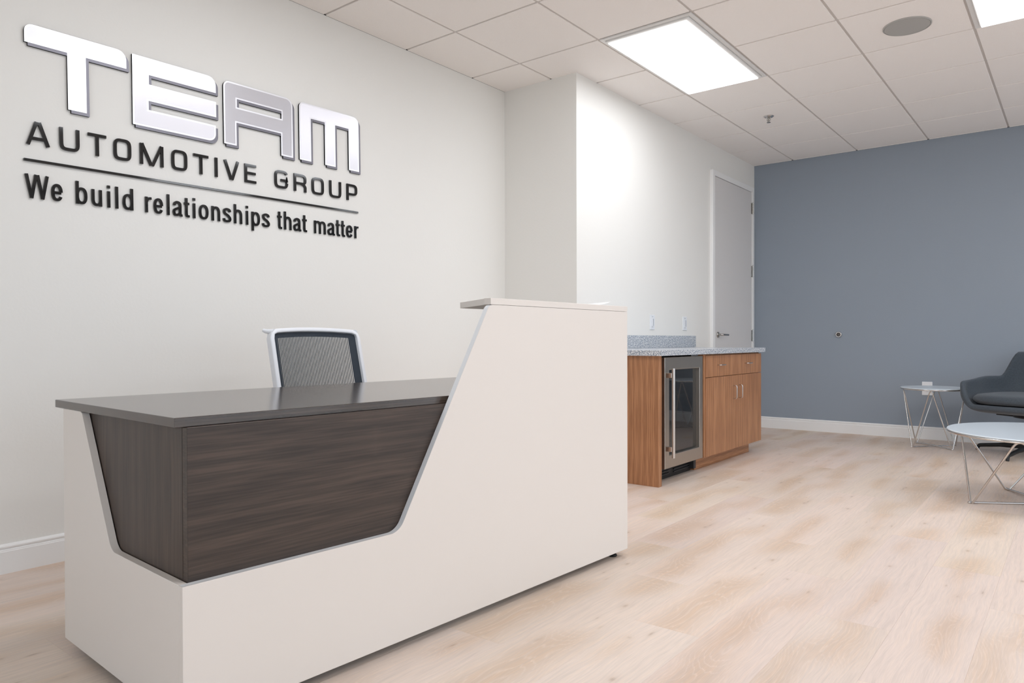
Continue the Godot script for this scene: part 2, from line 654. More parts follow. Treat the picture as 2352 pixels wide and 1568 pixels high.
func lamps() -> void:
	for s in panel_spots():
		var x0: float = X1 + CELL * s.x
		var z0: float = CELL * s.y
		var c := V(x0 + CELL * 0.5, CEIL, z0 + CELL)
		var lab: String = {Vector2i(1, -2): "white rectangular ceiling light over the near end of the desk, out of picture", Vector2i(4, -2): "white rectangular ceiling light over the open floor facing the desk, out of picture", Vector2i(7, 2): "white rectangular ceiling light over the floor right of the coffee table, out of picture", Vector2i(7, -2): "white rectangular ceiling light nearest the windows behind the camera, out of picture", Vector2i(7, 6): "white rectangular ceiling light in the far right corner by the blue wall, out of picture"}.get(s, "")
		if s == Vector2i(1, 2):
			lab = "bright white rectangular ceiling light nearest the stepped corner of the cream wall"
		elif s == Vector2i(4, 2):
			lab = "bright white rectangular ceiling light beside the round speaker, cut by the picture's top right corner"
		var t := thing("ceiling_light", lab, "ceiling light", c, 0.0, "lit panels in the ceiling")
		var hx := CELL * 0.5 - 0.006
		var hz := CELL - 0.006
		var f := MB.new()
		# tray rim of four bars, then the drop frame that holds the lens
		for sx in [-1.0, 1.0]:
			f.box(Vector3(sx * hx - 0.012 * (sx + 1), -0.004, -hz), Vector3(sx * hx + 0.012 * (1 - sx), 0.006, hz), 0.001)
		for sz in [-1.0, 1.0]:
			f.box(Vector3(-hx + 0.024, -0.004, sz * hz - 0.012 * (sz + 1)), Vector3(hx - 0.024, 0.006, sz * hz + 0.012 * (1 - sz)), 0.001)
		part("rim", f, M.fitting, t)
		var b := MB.new()
		b.box(Vector3(-hx + 0.026, -0.013, -hz + 0.026), Vector3(hx - 0.026, 0.004, hz - 0.026), 0.002)
		part("housing", b, M.fitting, t)
		var l := MB.new()
		l.box(Vector3(-hx + 0.034, -0.019, -hz + 0.036), Vector3(hx - 0.048, -0.0135, hz - 0.044), 0.001)
		part("lens", l, M.lens, t, "glowing white lens")
		var al := AreaLight3D.new()
		al.name = "panel_light"
		al.area_size = Vector2((hx - 0.04) * 2, (hz - 0.04) * 2)
		al.light_energy = LAMP
		al.light_color = Color(0.955, 0.972, 1.0)
		al.area_range = 14.0
		al.area_attenuation = 2.0
		al.shadow_enabled = true
		al.rotation_degrees = Vector3(-90, 0, 0)
		al.position = Vector3(-0.007, -0.026, -0.004)
		t.add_child(al, true)

const LAMP := 1.08
const SKY := 1.95

# ------------------------------------------------------------------ room shell
func room() -> void:
	var w := MB.new()
	w.box(V(-0.14, 0, ZS), V(0, CEIL, ZC + 0.12))
	struct("wall_left", w, M.wall)
	w = MB.new()
	w.box(V(0, 0, ZC), V(XR, CEIL, ZC + 0.12))
	struct("wall_return", w, M.wall)
	w = MB.new()   # stepped-out wall with the door opening
	w.box(V(XR - 0.14, 0, ZC + 0.12), V(XR, CEIL, DZ0))
	w.box(V(XR - 0.14, 0, DZ1), V(XR, CEIL, ZW))
	w.box(V(XR - 0.14, DH, DZ0), V(XR, CEIL, DZ1))
	struct("wall_inner", w, M.wall)
	w = MB.new()
	w.box(V(XR - 0.14, 0, ZW), V(XE + 0.14, CEIL, ZW + 0.14))
	struct("wall_back", w, M.blue)
	w = MB.new()
	var wz := [-3.0, -0.6, -0.4, 2.0, 2.2, 4.6]
	w.box(V(XE, 0, ZS), V(XE + 0.14, CEIL, wz[0]))
	w.box(V(XE, 0, wz[5]), V(XE + 0.14, CEIL, ZW))
	w.box(V(XE, 0, wz[1]), V(XE + 0.14, CEIL, wz[2]))
	w.box(V(XE, 0, wz[3]), V(XE + 0.14, CEIL, wz[4]))
	for k in 3:
		w.box(V(XE, 0, wz[k * 2]), V(XE + 0.14, 0.10, wz[k * 2 + 1]))
		w.box(V(XE, 2.45, wz[k * 2]), V(XE + 0.14, CEIL, wz[k * 2 + 1]))
	struct("wall_right", w, M.wall)
	for k in 3:
		var wn := Node3D.new()
		wn.name = "window_%d" % (k + 1)
		add_child(wn)
		wn.set_meta("kind", "structure")
		var a: float = wz[k * 2]
		var c: float = wz[k * 2 + 1]
		var fr := MB.new()
		fr.box(V(XE + 0.03, 0.10, a), V(XE + 0.11, 2.45, a + 0.05), 0.003)
		fr.box(V(XE + 0.03, 0.10, c - 0.05), V(XE + 0.11, 2.45, c), 0.003)
		fr.box(V(XE + 0.03, 0.10, a + 0.05), V(XE + 0.11, 0.15, c - 0.05), 0.003)
		fr.box(V(XE + 0.03, 2.40, a + 0.05), V(XE + 0.11, 2.45, c - 0.05), 0.003)
		fr.box(V(XE + 0.03, 0.15, (a + c) * 0.5 - 0.025), V(XE + 0.11, 2.40, (a + c) * 0.5 + 0.025), 0.003)
		part("window_frame", fr, M.fitting, wn)
		for q in [[a + 0.05, (a + c) * 0.5 - 0.025], [(a + c) * 0.5 + 0.025, c - 0.05]]:
			var pn := MB.new()
			pn.box(V(XE + 0.066, 0.15, q[0]), V(XE + 0.072, 2.40, q[1]))
			part("pane", pn, M.window_glass, wn)
	w = MB.new()
	w.box(V(XE + 0.14, -0.20, ZS - 0.14), V(XE + 14.0, -0.12, ZW + 6.0))
	w.box(V(-6.0, -0.20, ZS - 14.0), V(XE + 14.0, -0.12, ZS - 0.14))
	struct("pavement", w, M.pavement)
	w = MB.new()
	w.box(V(-0.14, 0, ZS - 0.14), V(1.0, CEIL, ZS))
	w.box(V(6.2, 0, ZS - 0.14), V(XE + 0.14, CEIL, ZS))
	w.box(V(1.0, 0, ZS - 0.14), V(6.2, 0.35, ZS))
	w.box(V(1.0, 2.45, ZS - 0.14), V(6.2, CEIL, ZS))
	struct("wall_front", w, M.wall)
	var w4 := Node3D.new()
	w4.name = "window_4"
	add_child(w4)
	w4.set_meta("kind", "structure")
	var f4 := MB.new()
	for y in [[0.35, 0.40], [2.40, 2.45]]:
		f4.box(V(1.0, y[0], ZS - 0.11), V(6.2, y[1], ZS - 0.03), 0.003)
	for k in 3:
		var x := lerpf(1.025, 6.175, k / 2.0)
		f4.box(V(x - 0.025, 0.40, ZS - 0.11), V(x + 0.025, 2.40, ZS - 0.03), 0.003)
	part("window_frame", f4, M.fitting, w4)
	for k in 2:
		var pn := MB.new()
		pn.box(V(lerpf(1.025, 6.175, k / 2.0) + 0.025, 0.40, ZS - 0.072), V(lerpf(1.025, 6.175, (k + 1) / 2.0) - 0.025, 2.40, ZS - 0.066))
		part("pane", pn, M.window_glass, w4)
	# baseboards: profile (out from the wall, height)
	var prof := PackedVector2Array([Vector2(0, 0), Vector2(0.014, 0), Vector2(0.014, 0.086), Vector2(0.0125, 0.089), Vector2(0.0125, 0.092), Vector2(0.009, 0.094), Vector2(0.0085, 0.097), Vector2(0.0115, 0.101), Vector2(0.0118, 0.106), Vector2(0.009, 0.111), Vector2(0.004, 0.114), Vector2(0, 0.115)])
	var b := MB.new()
	b.prism(prof, V(0, 0, ZS), V(1, 0, 0), V(0, 1, 0), V(0, 0, 1), 0.0, ZC - ZS)
	struct("baseboard_left", b, M.trim)
	b = MB.new()
	b.prism(prof, V(0.014, 0, ZC), V(0, 0, -1), V(0, 1, 0), V(1, 0, 0), 0.0, XR + 0.0)
	struct("baseboard_return", b, M.trim)
	b = MB.new()
	b.prism(prof, V(XR, 0, 3.30), V(1, 0, 0), V(0, 1, 0), V(0, 0, 1), 0.0, DZ0 - 3.30)
	struct("baseboard_inner", b, M.trim)
	b = MB.new()
	b.prism(prof, V(XR, 0, ZW), V(0, 0, -1), V(0, 1, 0), V(1, 0, 0), 0.0, XE - XR)
	struct("baseboard_back", b, M.trim)
	b = MB.new()
	b.prism(prof, V(XE, 0, ZS), V(-1, 0, 0), V(0, 1, 0), V(0, 0, 1), 0.0, ZW - ZS - 0.014)
	struct("baseboard_right", b, M.trim)
	b = MB.new()
	b.prism(prof, V(0.014, 0, ZS), V(0, 0, 1), V(0, 1, 0), V(1, 0, 0), 0.0, XE - 0.028)
	struct("baseboard_front", b, M.trim)
	# the door in the stepped-out wall, beside the blue wall
	var d := Node3D.new()
	d.name = "door_1"
	add_child(d)
	d.set_meta("kind", "structure")
	d.set_meta("label", "tall pale grey flush door with lever handle beside the blue wall")
	var f := MB.new()
	var fx := XR + 0.027
	f.box(V(XR - 0.14, 0, DZ0), V(fx, DH, DZ0 + 0.05), 0.002)
	f.box(V(XR - 0.14, 0, DZ1 - 0.05), V(fx, DH, DZ1), 0.002)
	f.box(V(XR - 0.14, DH - 0.05, DZ0 + 0.05), V(fx, DH, DZ1 - 0.05), 0.002)
	part("door_frame", f, M.trim, d)
	var l := MB.new()
	l.box(V(XR - 0.03, 0.008, DZ0 + 0.053), V(fx - 0.008, DH - 0.053, DZ1 - 0.053), 0.002)
	part("door_leaf", l, M.door, d)
	for y in [2.27, 1.62, 0.957]:
		var h := MB.new()
		h.box(V(fx - 0.008, y - 0.057, DZ1 - 0.075), V(fx - 0.004, y + 0.057, DZ1 - 0.052), 0.001)
		h.box(V(fx - 0.002, y - 0.057, DZ1 - 0.049), V(fx + 0.002, y + 0.057, DZ1 - 0.028), 0.001)
		for q in 5:
			h.lathe([Vector2(0, 0), Vector2(0.0075, 0), Vector2(0.0075, 0.0222), Vector2(0, 0.0222)], V(fx + 0.004, y - 0.0575 + q * 0.0232, DZ1 - 0.050), Vector3.UP, 12)
		h.lathe([Vector2(0.004, 0), Vector2(0.0045, 0.004), Vector2(0, 0.008)], V(fx + 0.004, y + 0.0575, DZ1 - 0.050), Vector3.UP, 10)
		part("hinge", h, M.nickel, d, "satin metal butt hinge")
	var hd := MB.new()
	var ho := V(fx - 0.008, 0.962, DZ0 + 0.053 + 0.07)
	hd.lathe([Vector2(0, 0), Vector2(0.027, 0), Vector2(0.027, 0.006), Vector2(0.024, 0.010), Vector2(0.012, 0.011), Vector2(0.010, 0.03), Vector2(0, 0.03)], ho, V(1, 0, 0), 28)
	hd.tube(fillet([ho + V(0.011, 0, 0), ho + V(0.052, 0, 0), ho + V(0.052, -0.002, 0.13)], 0.025, 8), 0.0095, 12)
	part("door_handle", hd, M.nickel, d, "satin metal lever handle on round rose")

const DZ0 := 3.78
const DZ1 := 4.83
const DH := 2.49

func floor_planks() -> void:
	var s := MB.new()
	s.box(V(-0.14, -0.12, ZS - 0.14), V(XE + 0.14, -0.006, ZW + 0.14))
	var fl := struct("floor", s, M.subfloor)
	var x_off := 2.2125
	var g := RandomNumberGenerator.new()
	g.seed = 77
	var last := -1
	for c in range(-10, 19):
		var xa := maxf(x_off + PLANK_W * c, 0.0)
		var xb := minf(x_off + PLANK_W * (c + 1), XE)
		if xb - xa < 0.01:
			continue
		var ph := -0.435 - 0.4067 * c
		var n0 := int(floor((ZS - ph) / PLANK_L))
		for q in range(n0, n0 + 10):
			var za := maxf(ph + PLANK_L * q, ZS)
			var zb := minf(ph + PLANK_L * (q + 1), ZW)
			if zb - za < 0.01:
				continue
			if xb <= XR and za >= ZC + 0.12:
				continue
			if xb <= XR - 0.1 and za >= ZC:
				continue
			var strip := g.randi() % STRIPS
			if strip == last:
				strip = (strip + 3) % STRIPS
			last = strip
			var flip := g.randf() < 0.5
			var tone := g.randf_range(0.93, 1.0)
			var m := MB.new()
			m.col = Color(tone, tone * g.randf_range(0.98, 1.0), tone * g.randf_range(0.965, 1.0))
			var e := 0.0001
			var bv := 0.0003
			var pa := [V(xa + e, 0, za + e), V(xb - e, 0, za + e), V(xb - e, 0, zb - e), V(xa + e, 0, zb - e)]
			var pb := []
			var uv := []
			var mid := V((xa + xb) * 0.5, 0, (za + zb) * 0.5)
			for p in pa:
				var lx: float = (p.x - (x_off + PLANK_W * c)) / PLANK_W
				var lz: float = (-p.z - (ph + PLANK_L * q)) / PLANK_L
				if flip:
					lx = 1.0 - lx
					lz = 1.0 - lz
				uv.append(Vector2(lz, (strip + clampf(lx, 0.01, 0.99)) / STRIPS))
				pb.append(p)
			var top := []
			for p in pa:
				var inw: Vector3 = mid - p
				top.append(p + Vector3(signf(inw.x) * bv, 0, signf(inw.z) * bv))
			var U3 := Vector3.UP
			m.tri(top[0], top[1], top[2], U3, U3, U3, uv[0], uv[1], uv[2])
			m.tri(top[0], top[2], top[3], U3, U3, U3, uv[0], uv[2], uv[3])
			for i in 4:
				var j := (i + 1) % 4
				var a: Vector3 = pa[i] + Vector3(0, -0.0005, 0)
				var b: Vector3 = pa[j] + Vector3(0, -0.0005, 0)
				var o := ((a + b) * 0.5 - mid).normalized()
				var nn := (o + Vector3.UP).normalized()
				m.tri(a, b, top[j], nn, nn, nn, uv[i], uv[j], uv[j])
				m.tri(a, top[j], top[i], nn, nn, nn, uv[i], uv[j], uv[i])
				var a2 := a + Vector3(0, -0.005, 0)
				var b2 := b + Vector3(0, -0.005, 0)
				m.tri(a, b, b2, o, o, o, uv[i], uv[j], uv[j])
				m.tri(a, b2, a2, o, o, o, uv[i], uv[j], uv[i])
			part_fast("plank", m, M.plank, fl)

var part_n := {}
func part_fast(called: String, mb: MB, m: Material, parent: Node3D) -> void:
	var key := str(parent.name) + "/" + called
	var n: int = part_n.get(key, 0)
	part_n[key] = n + 1
	var o := MeshInstance3D.new()
	o.name = called if n == 0 else "%s_%03d" % [called, n]
	o.mesh = mb.mesh()
	o.set_surface_override_material(0, m)
	parent.add_child(o, true)

func ceiling_grid() -> void:
	var s := MB.new()
	s.box(V(-0.14, CEIL + 0.05, ZS - 0.14), V(XE + 0.14, CEIL + 0.15, ZW + 0.14))
	# closing rim down onto the wall tops
	s.box(V(-0.14, CEIL, ZS - 0.14), V(-0.001, CEIL + 0.05, ZW + 0.14))
	s.box(V(XE + 0.001, CEIL, ZS - 0.14), V(XE + 0.14, CEIL + 0.05, ZW + 0.14))
	s.box(V(-0.001, CEIL, ZS - 0.14), V(XE + 0.001, CEIL + 0.05, ZS - 0.001))
	s.box(V(-0.001, CEIL, ZW + 0.001), V(XE + 0.001, CEIL + 0.05, ZW + 0.14))
	var ce := struct("ceiling", s, M.plenum)
	var lit := panel_spots()
	var gap := 0.0075
	for i in range(-1, 10):
		var xa := maxf(X1 + CELL * i, 0.0)
		var xb := minf(X1 + CELL * (i + 1), XE)
		for j in range(-8, 9):
			var za := maxf(CELL * j, ZS)
			var zb := minf(CELL * (j + 1), ZW)
			if zb - za < 0.02 or xb - xa < 0.02:
				continue
			if xb < XR and za > ZC:
				continue
			var skip := false
			for l in lit:
				if l.x == i and (l.y == j or l.y + 1 == j):
					skip = true
			if skip:
				continue
			var t := MB.new()
			var ga := gap if xa > 0.001 else 0.0
			var gb := gap if xb < XE - 0.001 else 0.0
			var gc := gap if za > ZS + 0.001 else 0.0
			var gd := gap if zb < ZW - 0.001 else 0.0
			t.box(V(xa + ga, CEIL, za + gc), V(xb - gb, CEIL + 0.016, zb - gd), 0.0025)
			part_fast("ceiling_tile", t, M.tile, ce)
	for i in range(0, 10):
		var x := X1 + CELL * i
		var t := MB.new()
		t.box(V(x - 0.0095, CEIL + 0.0065, ZS), V(x + 0.0095, CEIL + 0.04, ZW), 0.0005)
		part_fast("main_tee", t, M.tee, ce)
	for j in range(-7, 9):
		var z := CELL * j
		var t := MB.new()
		t.box(V(0, CEIL + 0.0068, z - 0.0095), V(XE, CEIL + 0.035, z + 0.0095), 0.0005)
		part_fast("cross_tee", t, M.tee, ce)

# ------------------------------------------------------------------ sign
func se(n: int, a0: float, a1: float, c: Vector2, rx: float, ry: float, p: float) -> PackedVector2Array:   # piece of a superellipse, angles in degrees
	var out := PackedVector2Array()
	for k in n + 1:
		var a := deg_to_rad(lerpf(a0, a1, float(k) / n))
		var ca := cos(a)
		var sa := sin(a)
		out.append(c + Vector2(signf(ca) * pow(absf(ca), 2.0 / p) * rx, signf(sa) * pow(absf(sa), 2.0 / p) * ry))
	return out

func spline(pts: Array, per := 6) -> PackedVector2Array:
	var out := PackedVector2Array()
	for i in pts.size() - 1:
		var p0: Vector2 = pts[maxi(i - 1, 0)]
		var p1: Vector2 = pts[i]
		var p2: Vector2 = pts[i + 1]
		var p3: Vector2 = pts[mini(i + 2, pts.size() - 1)]
		for k in per:
			out.append(p1.cubic_interpolate(p2, p0, p3, float(k) / per))
	out.append(pts[pts.size() - 1])
	return out

# pen strokes of a letter: array of [points, closed]; w wide, cap/x-height H, ascender A, half pen h
func glyph(ch: String, w: float, H: float, A: float, h: float, wide: bool) -> Array:
	var L := h
	var R := w - h
	var T := H - h
	var B := h
	var c := Vector2(w * 0.5, H * 0.5)
	var rx := w * 0.5 - h
	var ry := H * 0.5 - h
	var p := 4.2 if wide else 2.6
	match ch:
		"A": return [[PackedVector2Array([Vector2(h * 0.9, 0), Vector2(w * 0.5 - h * 0.75, H)]), false], [PackedVector2Array([Vector2(w - h * 0.9, 0), Vector2(w * 0.5 + h * 0.75, H)]), false], [PackedVector2Array([Vector2(w * 0.22, H * 0.28), Vector2(w * 0.78, H * 0.28)]), false], [PackedVector2Array([Vector2(w * 0.5 - h * 1.7, H - h), Vector2(w * 0.5 + h * 1.7, H - h)]), false]]
		"U":
			var a := PackedVector2Array([Vector2(L, H)])
			a.append_array(se(24, 180, 360, Vector2(c.x, B + H * 0.42), rx, H * 0.42, p))
			a.append(Vector2(R, H))
			return [[a, false]]
		"T": return [[PackedVector2Array([Vector2(0, T), Vector2(w, T)]), false], [PackedVector2Array([Vector2(w * 0.5, 0), Vector2(w * 0.5, T)]), false]]
		"O": 
			var o := se(48, 0, 360, c, rx, ry, p)
			o.remove_at(o.size() - 1)
			return [[o, true]]
		"M": return [[PackedVector2Array([Vector2(L, 0), Vector2(L, H)]), false], [PackedVector2Array([Vector2(R, 0), Vector2(R, H)]), false], [PackedVector2Array([Vector2(h * 1.35, H), Vector2(w * 0.5 - h * 0.4, 0)]), false], [PackedVector2Array([Vector2(w - h * 1.35, H), Vector2(w * 0.5 + h * 0.4, 0)]), false]]
		"I": return [[PackedVector2Array([Vector2(w * 0.5, 0), Vector2(w * 0.5, H)]), false]]
		"V": return [[PackedVector2Array([Vector2(h * 1.0, H), Vector2(w * 0.5 - h * 0.35, 0)]), false], [PackedVector2Array([Vector2(w - h * 1.0, H), Vector2(w * 0.5 + h * 0.35, 0)]), false]]
		"E": return [[PackedVector2Array([Vector2(L, 0), Vector2(L, H)]), false], [PackedVector2Array([Vector2(L, T), Vector2(w, T)]), false], [PackedVector2Array([Vector2(L, H * 0.52), Vector2(w * 0.95, H * 0.52)]), false], [PackedVector2Array([Vector2(L, B), Vector2(w, B)]), false]]
		"G":
			var a := se(36, 28, 360, c, rx, ry, p)
			a.append(Vector2(R, H * 0.46))
			a.append(Vector2(w * 0.46, H * 0.46))
			return [[a, false]]
		"R":
			var a := PackedVector2Array([Vector2(L, T), Vector2(w * 0.5, T)])
			a.append_array(se(14, 90, -90, Vector2(w * 0.55, H * 0.70), R - w * 0.55, T - H * 0.70, 3.2))
			a.append(Vector2(L, H * 0.70 - (T - H * 0.70)))
			var leg := spline([Vector2(w * 0.6, H * 0.46), Vector2(w * 0.80, H * 0.40), Vector2(R, H * 0.28), Vector2(R, H * 0.12), Vector2(R, 0)])
			return [[PackedVector2Array([Vector2(L, 0), Vector2(L, H)]), false], [a, false], [leg, false]]
		"P":
			var a := PackedVector2Array([Vector2(L, T), Vector2(w * 0.5, T)])
			a.append_array(se(14, 90, -90, Vector2(w * 0.55, H * 0.66), R - w * 0.55, T - H * 0.66, 3.2))
			a.append(Vector2(L, H * 0.66 - (T - H * 0.66)))
			return [[PackedVector2Array([Vector2(L, 0), Vector2(L, H)]), false], [a, false]]
		"W":
			return [[PackedVector2Array([Vector2(h, A), Vector2(w * 0.27, 0)]), false], [PackedVector2Array([Vector2(w * 0.5 - h * 0.5, A), Vector2(w * 0.27, 0)]), false], [PackedVector2Array([Vector2(w * 0.5 + h * 0.5, A), Vector2(w * 0.73, 0)]), false], [PackedVector2Array([Vector2(w - h, A), Vector2(w * 0.73, 0)]), false]]
		"e":
			var a := PackedVector2Array([Vector2(L, c.y - h * 0.2), Vector2(R, c.y - h * 0.2)])
			var lp := se(36, 2, 330, c, rx, ry, 2.4)
			return [[a, false], [lp, false]]
		"o":
			var o := se(40, 0, 360, c, rx, ry, 2.4)
			o.remove_at(o.size() - 1)
			return [[o, true]]
		"b":
			var o := se(40, 0, 360, c, rx, ry, 2.4)
			o.remove_at(o.size() - 1)
			return [[PackedVector2Array([Vector2(L, 0), Vector2(L, A)]), false], [o, true]]
		"d":
			var o := se(40, 0, 360, c, rx, ry, 2.4)
			o.remove_at(o.size() - 1)
			return [[PackedVector2Array([Vector2(R, 0), Vector2(R, A)]), false], [o, true]]
		"p":
			var o := se(40, 0, 360, c, rx, ry, 2.4)
			o.remove_at(o.size() - 1)
			return [[PackedVector2Array([Vector2(L, -0.026), Vector2(L, H)]), false], [o, true]]
		"u":
			var a := PackedVector2Array([Vector2(L, H)])
			a.append_array(se(18, 180, 360, Vector2(c.x, B + H * 0.36), rx, H * 0.36, 2.5))
			return [[a, false], [PackedVector2Array([Vector2(R, 0), Vector2(R, H)]), false]]
		"n", "h":
			var a := se(18, 180, 0, Vector2(c.x, T - H * 0.36), rx, H * 0.36, 2.5)
			a.append(Vector2(R, 0))
			return [[PackedVector2Array([Vector2(L, 0), Vector2(L, A if ch == "h" else H)]), false], [a, false]]
		"m":
			var q := (w - 2 * h) * 0.25
			var a := se(14, 180, 0, Vector2(L + q, T - H * 0.30), q, H * 0.30, 2.5)
			a.append(Vector2(L + 2 * q, 0))
			var b := se(14, 180, 0, Vector2(L + 3 * q, T - H * 0.30), q, H * 0.30, 2.5)
			b.append(Vector2(R, 0))
			return [[PackedVector2Array([Vector2(L, 0), Vector2(L, H)]), false], [a, false], [b, false]]
		"r": return [[PackedVector2Array([Vector2(L, 0), Vector2(L, H)]), false], [spline([Vector2(L, H * 0.66), Vector2(L + w * 0.18, H * 0.84), Vector2(w * 0.62, T - H * 0.02), Vector2(w, T)]), false]]
		"l": return [[PackedVector2Array([Vector2(w * 0.5, 0), Vector2(w * 0.5, A)]), false]]
		"i": return [[PackedVector2Array([Vector2(w * 0.5, 0), Vector2(w * 0.5, H)]), false], [PackedVector2Array([Vector2(w * 0.5, A - 0.0125), Vector2(w * 0.5, A)]), false]]
		"t": return [[spline([Vector2(w * 0.42, A - 0.005), Vector2(w * 0.42, H * 0.6), Vector2(w * 0.42, H * 0.24), Vector2(w * 0.56, B * 1.15), Vector2(w, B)]), false], [PackedVector2Array([Vector2(0, T - h * 0.2), Vector2(w * 0.96, T - h * 0.2)]), false]]
		"a":
			var x := w * 0.78
			var top := spline([Vector2(L + w * 0.03, H * 0.70), Vector2(L + w * 0.09, H * 0.85), Vector2(w * 0.44, T), Vector2(x - w * 0.06, H * 0.86), Vector2(x, H * 0.70), Vector2(x, H * 0.4), Vector2(x, H * 0.17), Vector2(x + w * 0.08, B), Vector2(w, B)])
			var bowl := spline([Vector2(x, H * 0.60), Vector2(w * 0.5, H * 0.52), Vector2(L + w * 0.05, H * 0.40), Vector2(L, H * 0.24), Vector2(L + w * 0.10, B + H * 0.02), Vector2(w * 0.40, B), Vector2(x - w * 0.10, H * 0.16), Vector2(x, H * 0.32)])
			return [[top, false], [bowl, false]]
		"s": return [[spline([Vector2(R, H * 0.74), Vector2(R - w * 0.08, H * 0.87), Vector2(c.x, T), Vector2(L + w * 0.09, H * 0.87), Vector2(L + w * 0.04, H * 0.74), Vector2(w * 0.30, H * 0.60), Vector2(w * 0.66, H * 0.46), Vector2(R, H * 0.28), Vector2(R - w * 0.07, H * 0.13), Vector2(c.x, B), Vector2(L + w * 0.07, H * 0.12), Vector2(L, H * 0.27)]), false]]
	return []

func sign_on_wall() -> void:
	# local frame: u along the wall (+z), v up, n out of the wall; the row of letters rises a hair towards the far end
	var t := thing("wall_sign", "raised sign of brushed metal and gloss black letters on the pale wall", "sign", V(0, 1.64, -1.44))
	t.rotation.x = 0.0115
	var O := Vector3(0, 0, 0)
	var U := Vector3(0, 0, -1)
	var W := Vector3(0, 1, 0)
	var N := Vector3(1, 0, 0)
	var y0 := 1.64
	var z0 := -1.44
	var du := 0.0115
	var dv := -0.0125
	var big := {
		"T": [[[-1.442, 2.187, 0.03], [-1.0575, 2.187, 0.038], [-1.0575, 2.112, 0], [-1.220, 2.112, 0], [-1.220, 1.8775, 0], [-1.290, 1.8775, 0], [-1.290, 2.112, 0], [-1.442, 2.112, 0]], []],
		"E": [[[-1.032, 2.187, 0], [-0.646, 2.187, 0.04], [-0.646, 2.112, 0], [-0.962, 2.112, 0], [-0.962, 2.069, 0], [-0.646, 2.069, 0], [-0.646, 1.995, 0], [-0.965, 1.995, 0], [-0.965, 1.954, 0], [-0.649, 1.954, 0], [-0.649, 1.876, 0.036], [-1.034, 1.876, 0]], []],
		"A": [[[-0.607, 2.189, 0.03], [-0.219, 2.189, 0.04], [-0.219, 1.878, 0], [-0.290, 1.878, 0], [-0.290, 1.993, 0], [-0.541, 1.993, 0], [-0.541, 1.878, 0], [-0.607, 1.878, 0]], [[-0.537, 2.111, 0], [-0.286, 2.111, 0], [-0.286, 2.070, 0], [-0.537, 2.070, 0]]],
		"M": [[[-0.178, 2.191, 0.028], [0.221, 2.191, 0.038], [0.221, 1.879, 0], [0.149, 1.879, 0], [0.149, 2.114, 0], [0.056, 2.114, 0], [0.056, 1.879, 0], [-0.014, 1.879, 0], [-0.014, 2.114, 0], [-0.105, 2.114, 0], [-0.105, 1.879, 0], [-0.178, 1.879, 0]], []],
	}
	for ch in ["T", "E", "A", "M"]:
		var pts := []
		for q in big[ch][0]:
			pts.append(Vector3(q[0] - z0 + 0.008, q[1] - y0, q[2]))
		var outer := rounded(pts)
		var hole := PackedVector2Array()
		for q in big[ch][1]:
			hole.append(Vector2(q[0] - z0 + 0.008, q[1] - y0))
		var shifted := PackedVector2Array()
		for q in outer:
			shifted.append(q + Vector2(du, dv))
		# body: the letter and the same letter moved down and along, as one outline
		var body := Geometry2D.merge_polygons(outer, shifted)
		var body_out: PackedVector2Array = body[0]
		for q in body:
			if not Geometry2D.is_polygon_clockwise(q):
				body_out = q
		var h2 := PackedVector2Array()
		if hole.size():
			h2 = PackedVector2Array([hole[0] + Vector2(du, dv), hole[1] + Vector2(0, dv), hole[2], hole[3] + Vector2(du, 0)])
		var bm := MB.new()
		bm.prism(body_out, O, U, W, N, 0.0, 0.0105, 0.0, h2, false)
		var letter := part("letter", bm, M.side_black, t, "large letter %s with black edge and brushed metal face" % ch)
		var pm := MB.new()
		pm.prism(body_out, O, U, W, N, 0.0105, 0.0112, 0.0, h2, false)
		part("drop_edge", pm, M.shadow_metal, letter, "darker grey metal offset edge")
		var fm := MB.new()
		fm.prism(outer, O, U, W, N, 0.0112, 0.0120, 0.0, hole, false)
		part("border", fm, M.face_edge, letter, "bright metal border")
		var im := MB.new()
		var inner := MB.inset(outer, 0.0075 * (1.0 if not Geometry2D.is_polygon_clockwise(outer) else -1.0))
		var hin := PackedVector2Array()
		if hole.size():
			hin = MB.inset(hole, -0.0075 * (1.0 if not Geometry2D.is_polygon_clockwise(hole) else -1.0))
		im.prism(inner, O, U, W, N, 0.0120, 0.0124, 0.0, hin, false)
		part("face", im, M.brushed_upright if ch in ["E", "M"] else M.brushed, letter, "brushed metal face")
	var row := ["A", -1.433, -1.3509, "U", -1.3146, -1.2407, "T", -1.2078, -1.1363, "O", -1.1065, -1.034, "M", -0.9962, -0.8933, "O", -0.8558, -0.783, "T", -0.7518, -0.6794, "I", -0.6459, -0.6331, "V", -0.6003, -0.5197, "E", -0.4897, -0.4269, "G", -0.3208, -0.2421, "R", -0.2049, -0.1286, "O", -0.0925, -0.0151, "U", 0.0238, 0.1026, "P", 0.1426, 0.2162]
	for k in range(0, row.size(), 3):
		var a: float = row[k + 1]
		var b: float = row[k + 2]
		var mb := MB.new()
		var dep := 0.010
		for s in glyph(row[k], b - a, 0.0938, 0.0938, 0.0062, true):
			mb.stroke(s[0], 0.0062, s[1], O + U * (a - z0) + W * (1.7057 - y0), U, W, N, dep)
			dep -= 0.00012
		part("small_letter", mb, M.gloss_black, t, "gloss black capital letter %s" % row[k])
	var bar := MB.new()
	bar.box(V(0, 1.6375 - y0, -1.443 - z0), V(0.010, 1.6475 - y0, 0.222 - z0), 0.0008)
	part("rule", bar, M.gloss_black, t, "long thin gloss black line under the name")
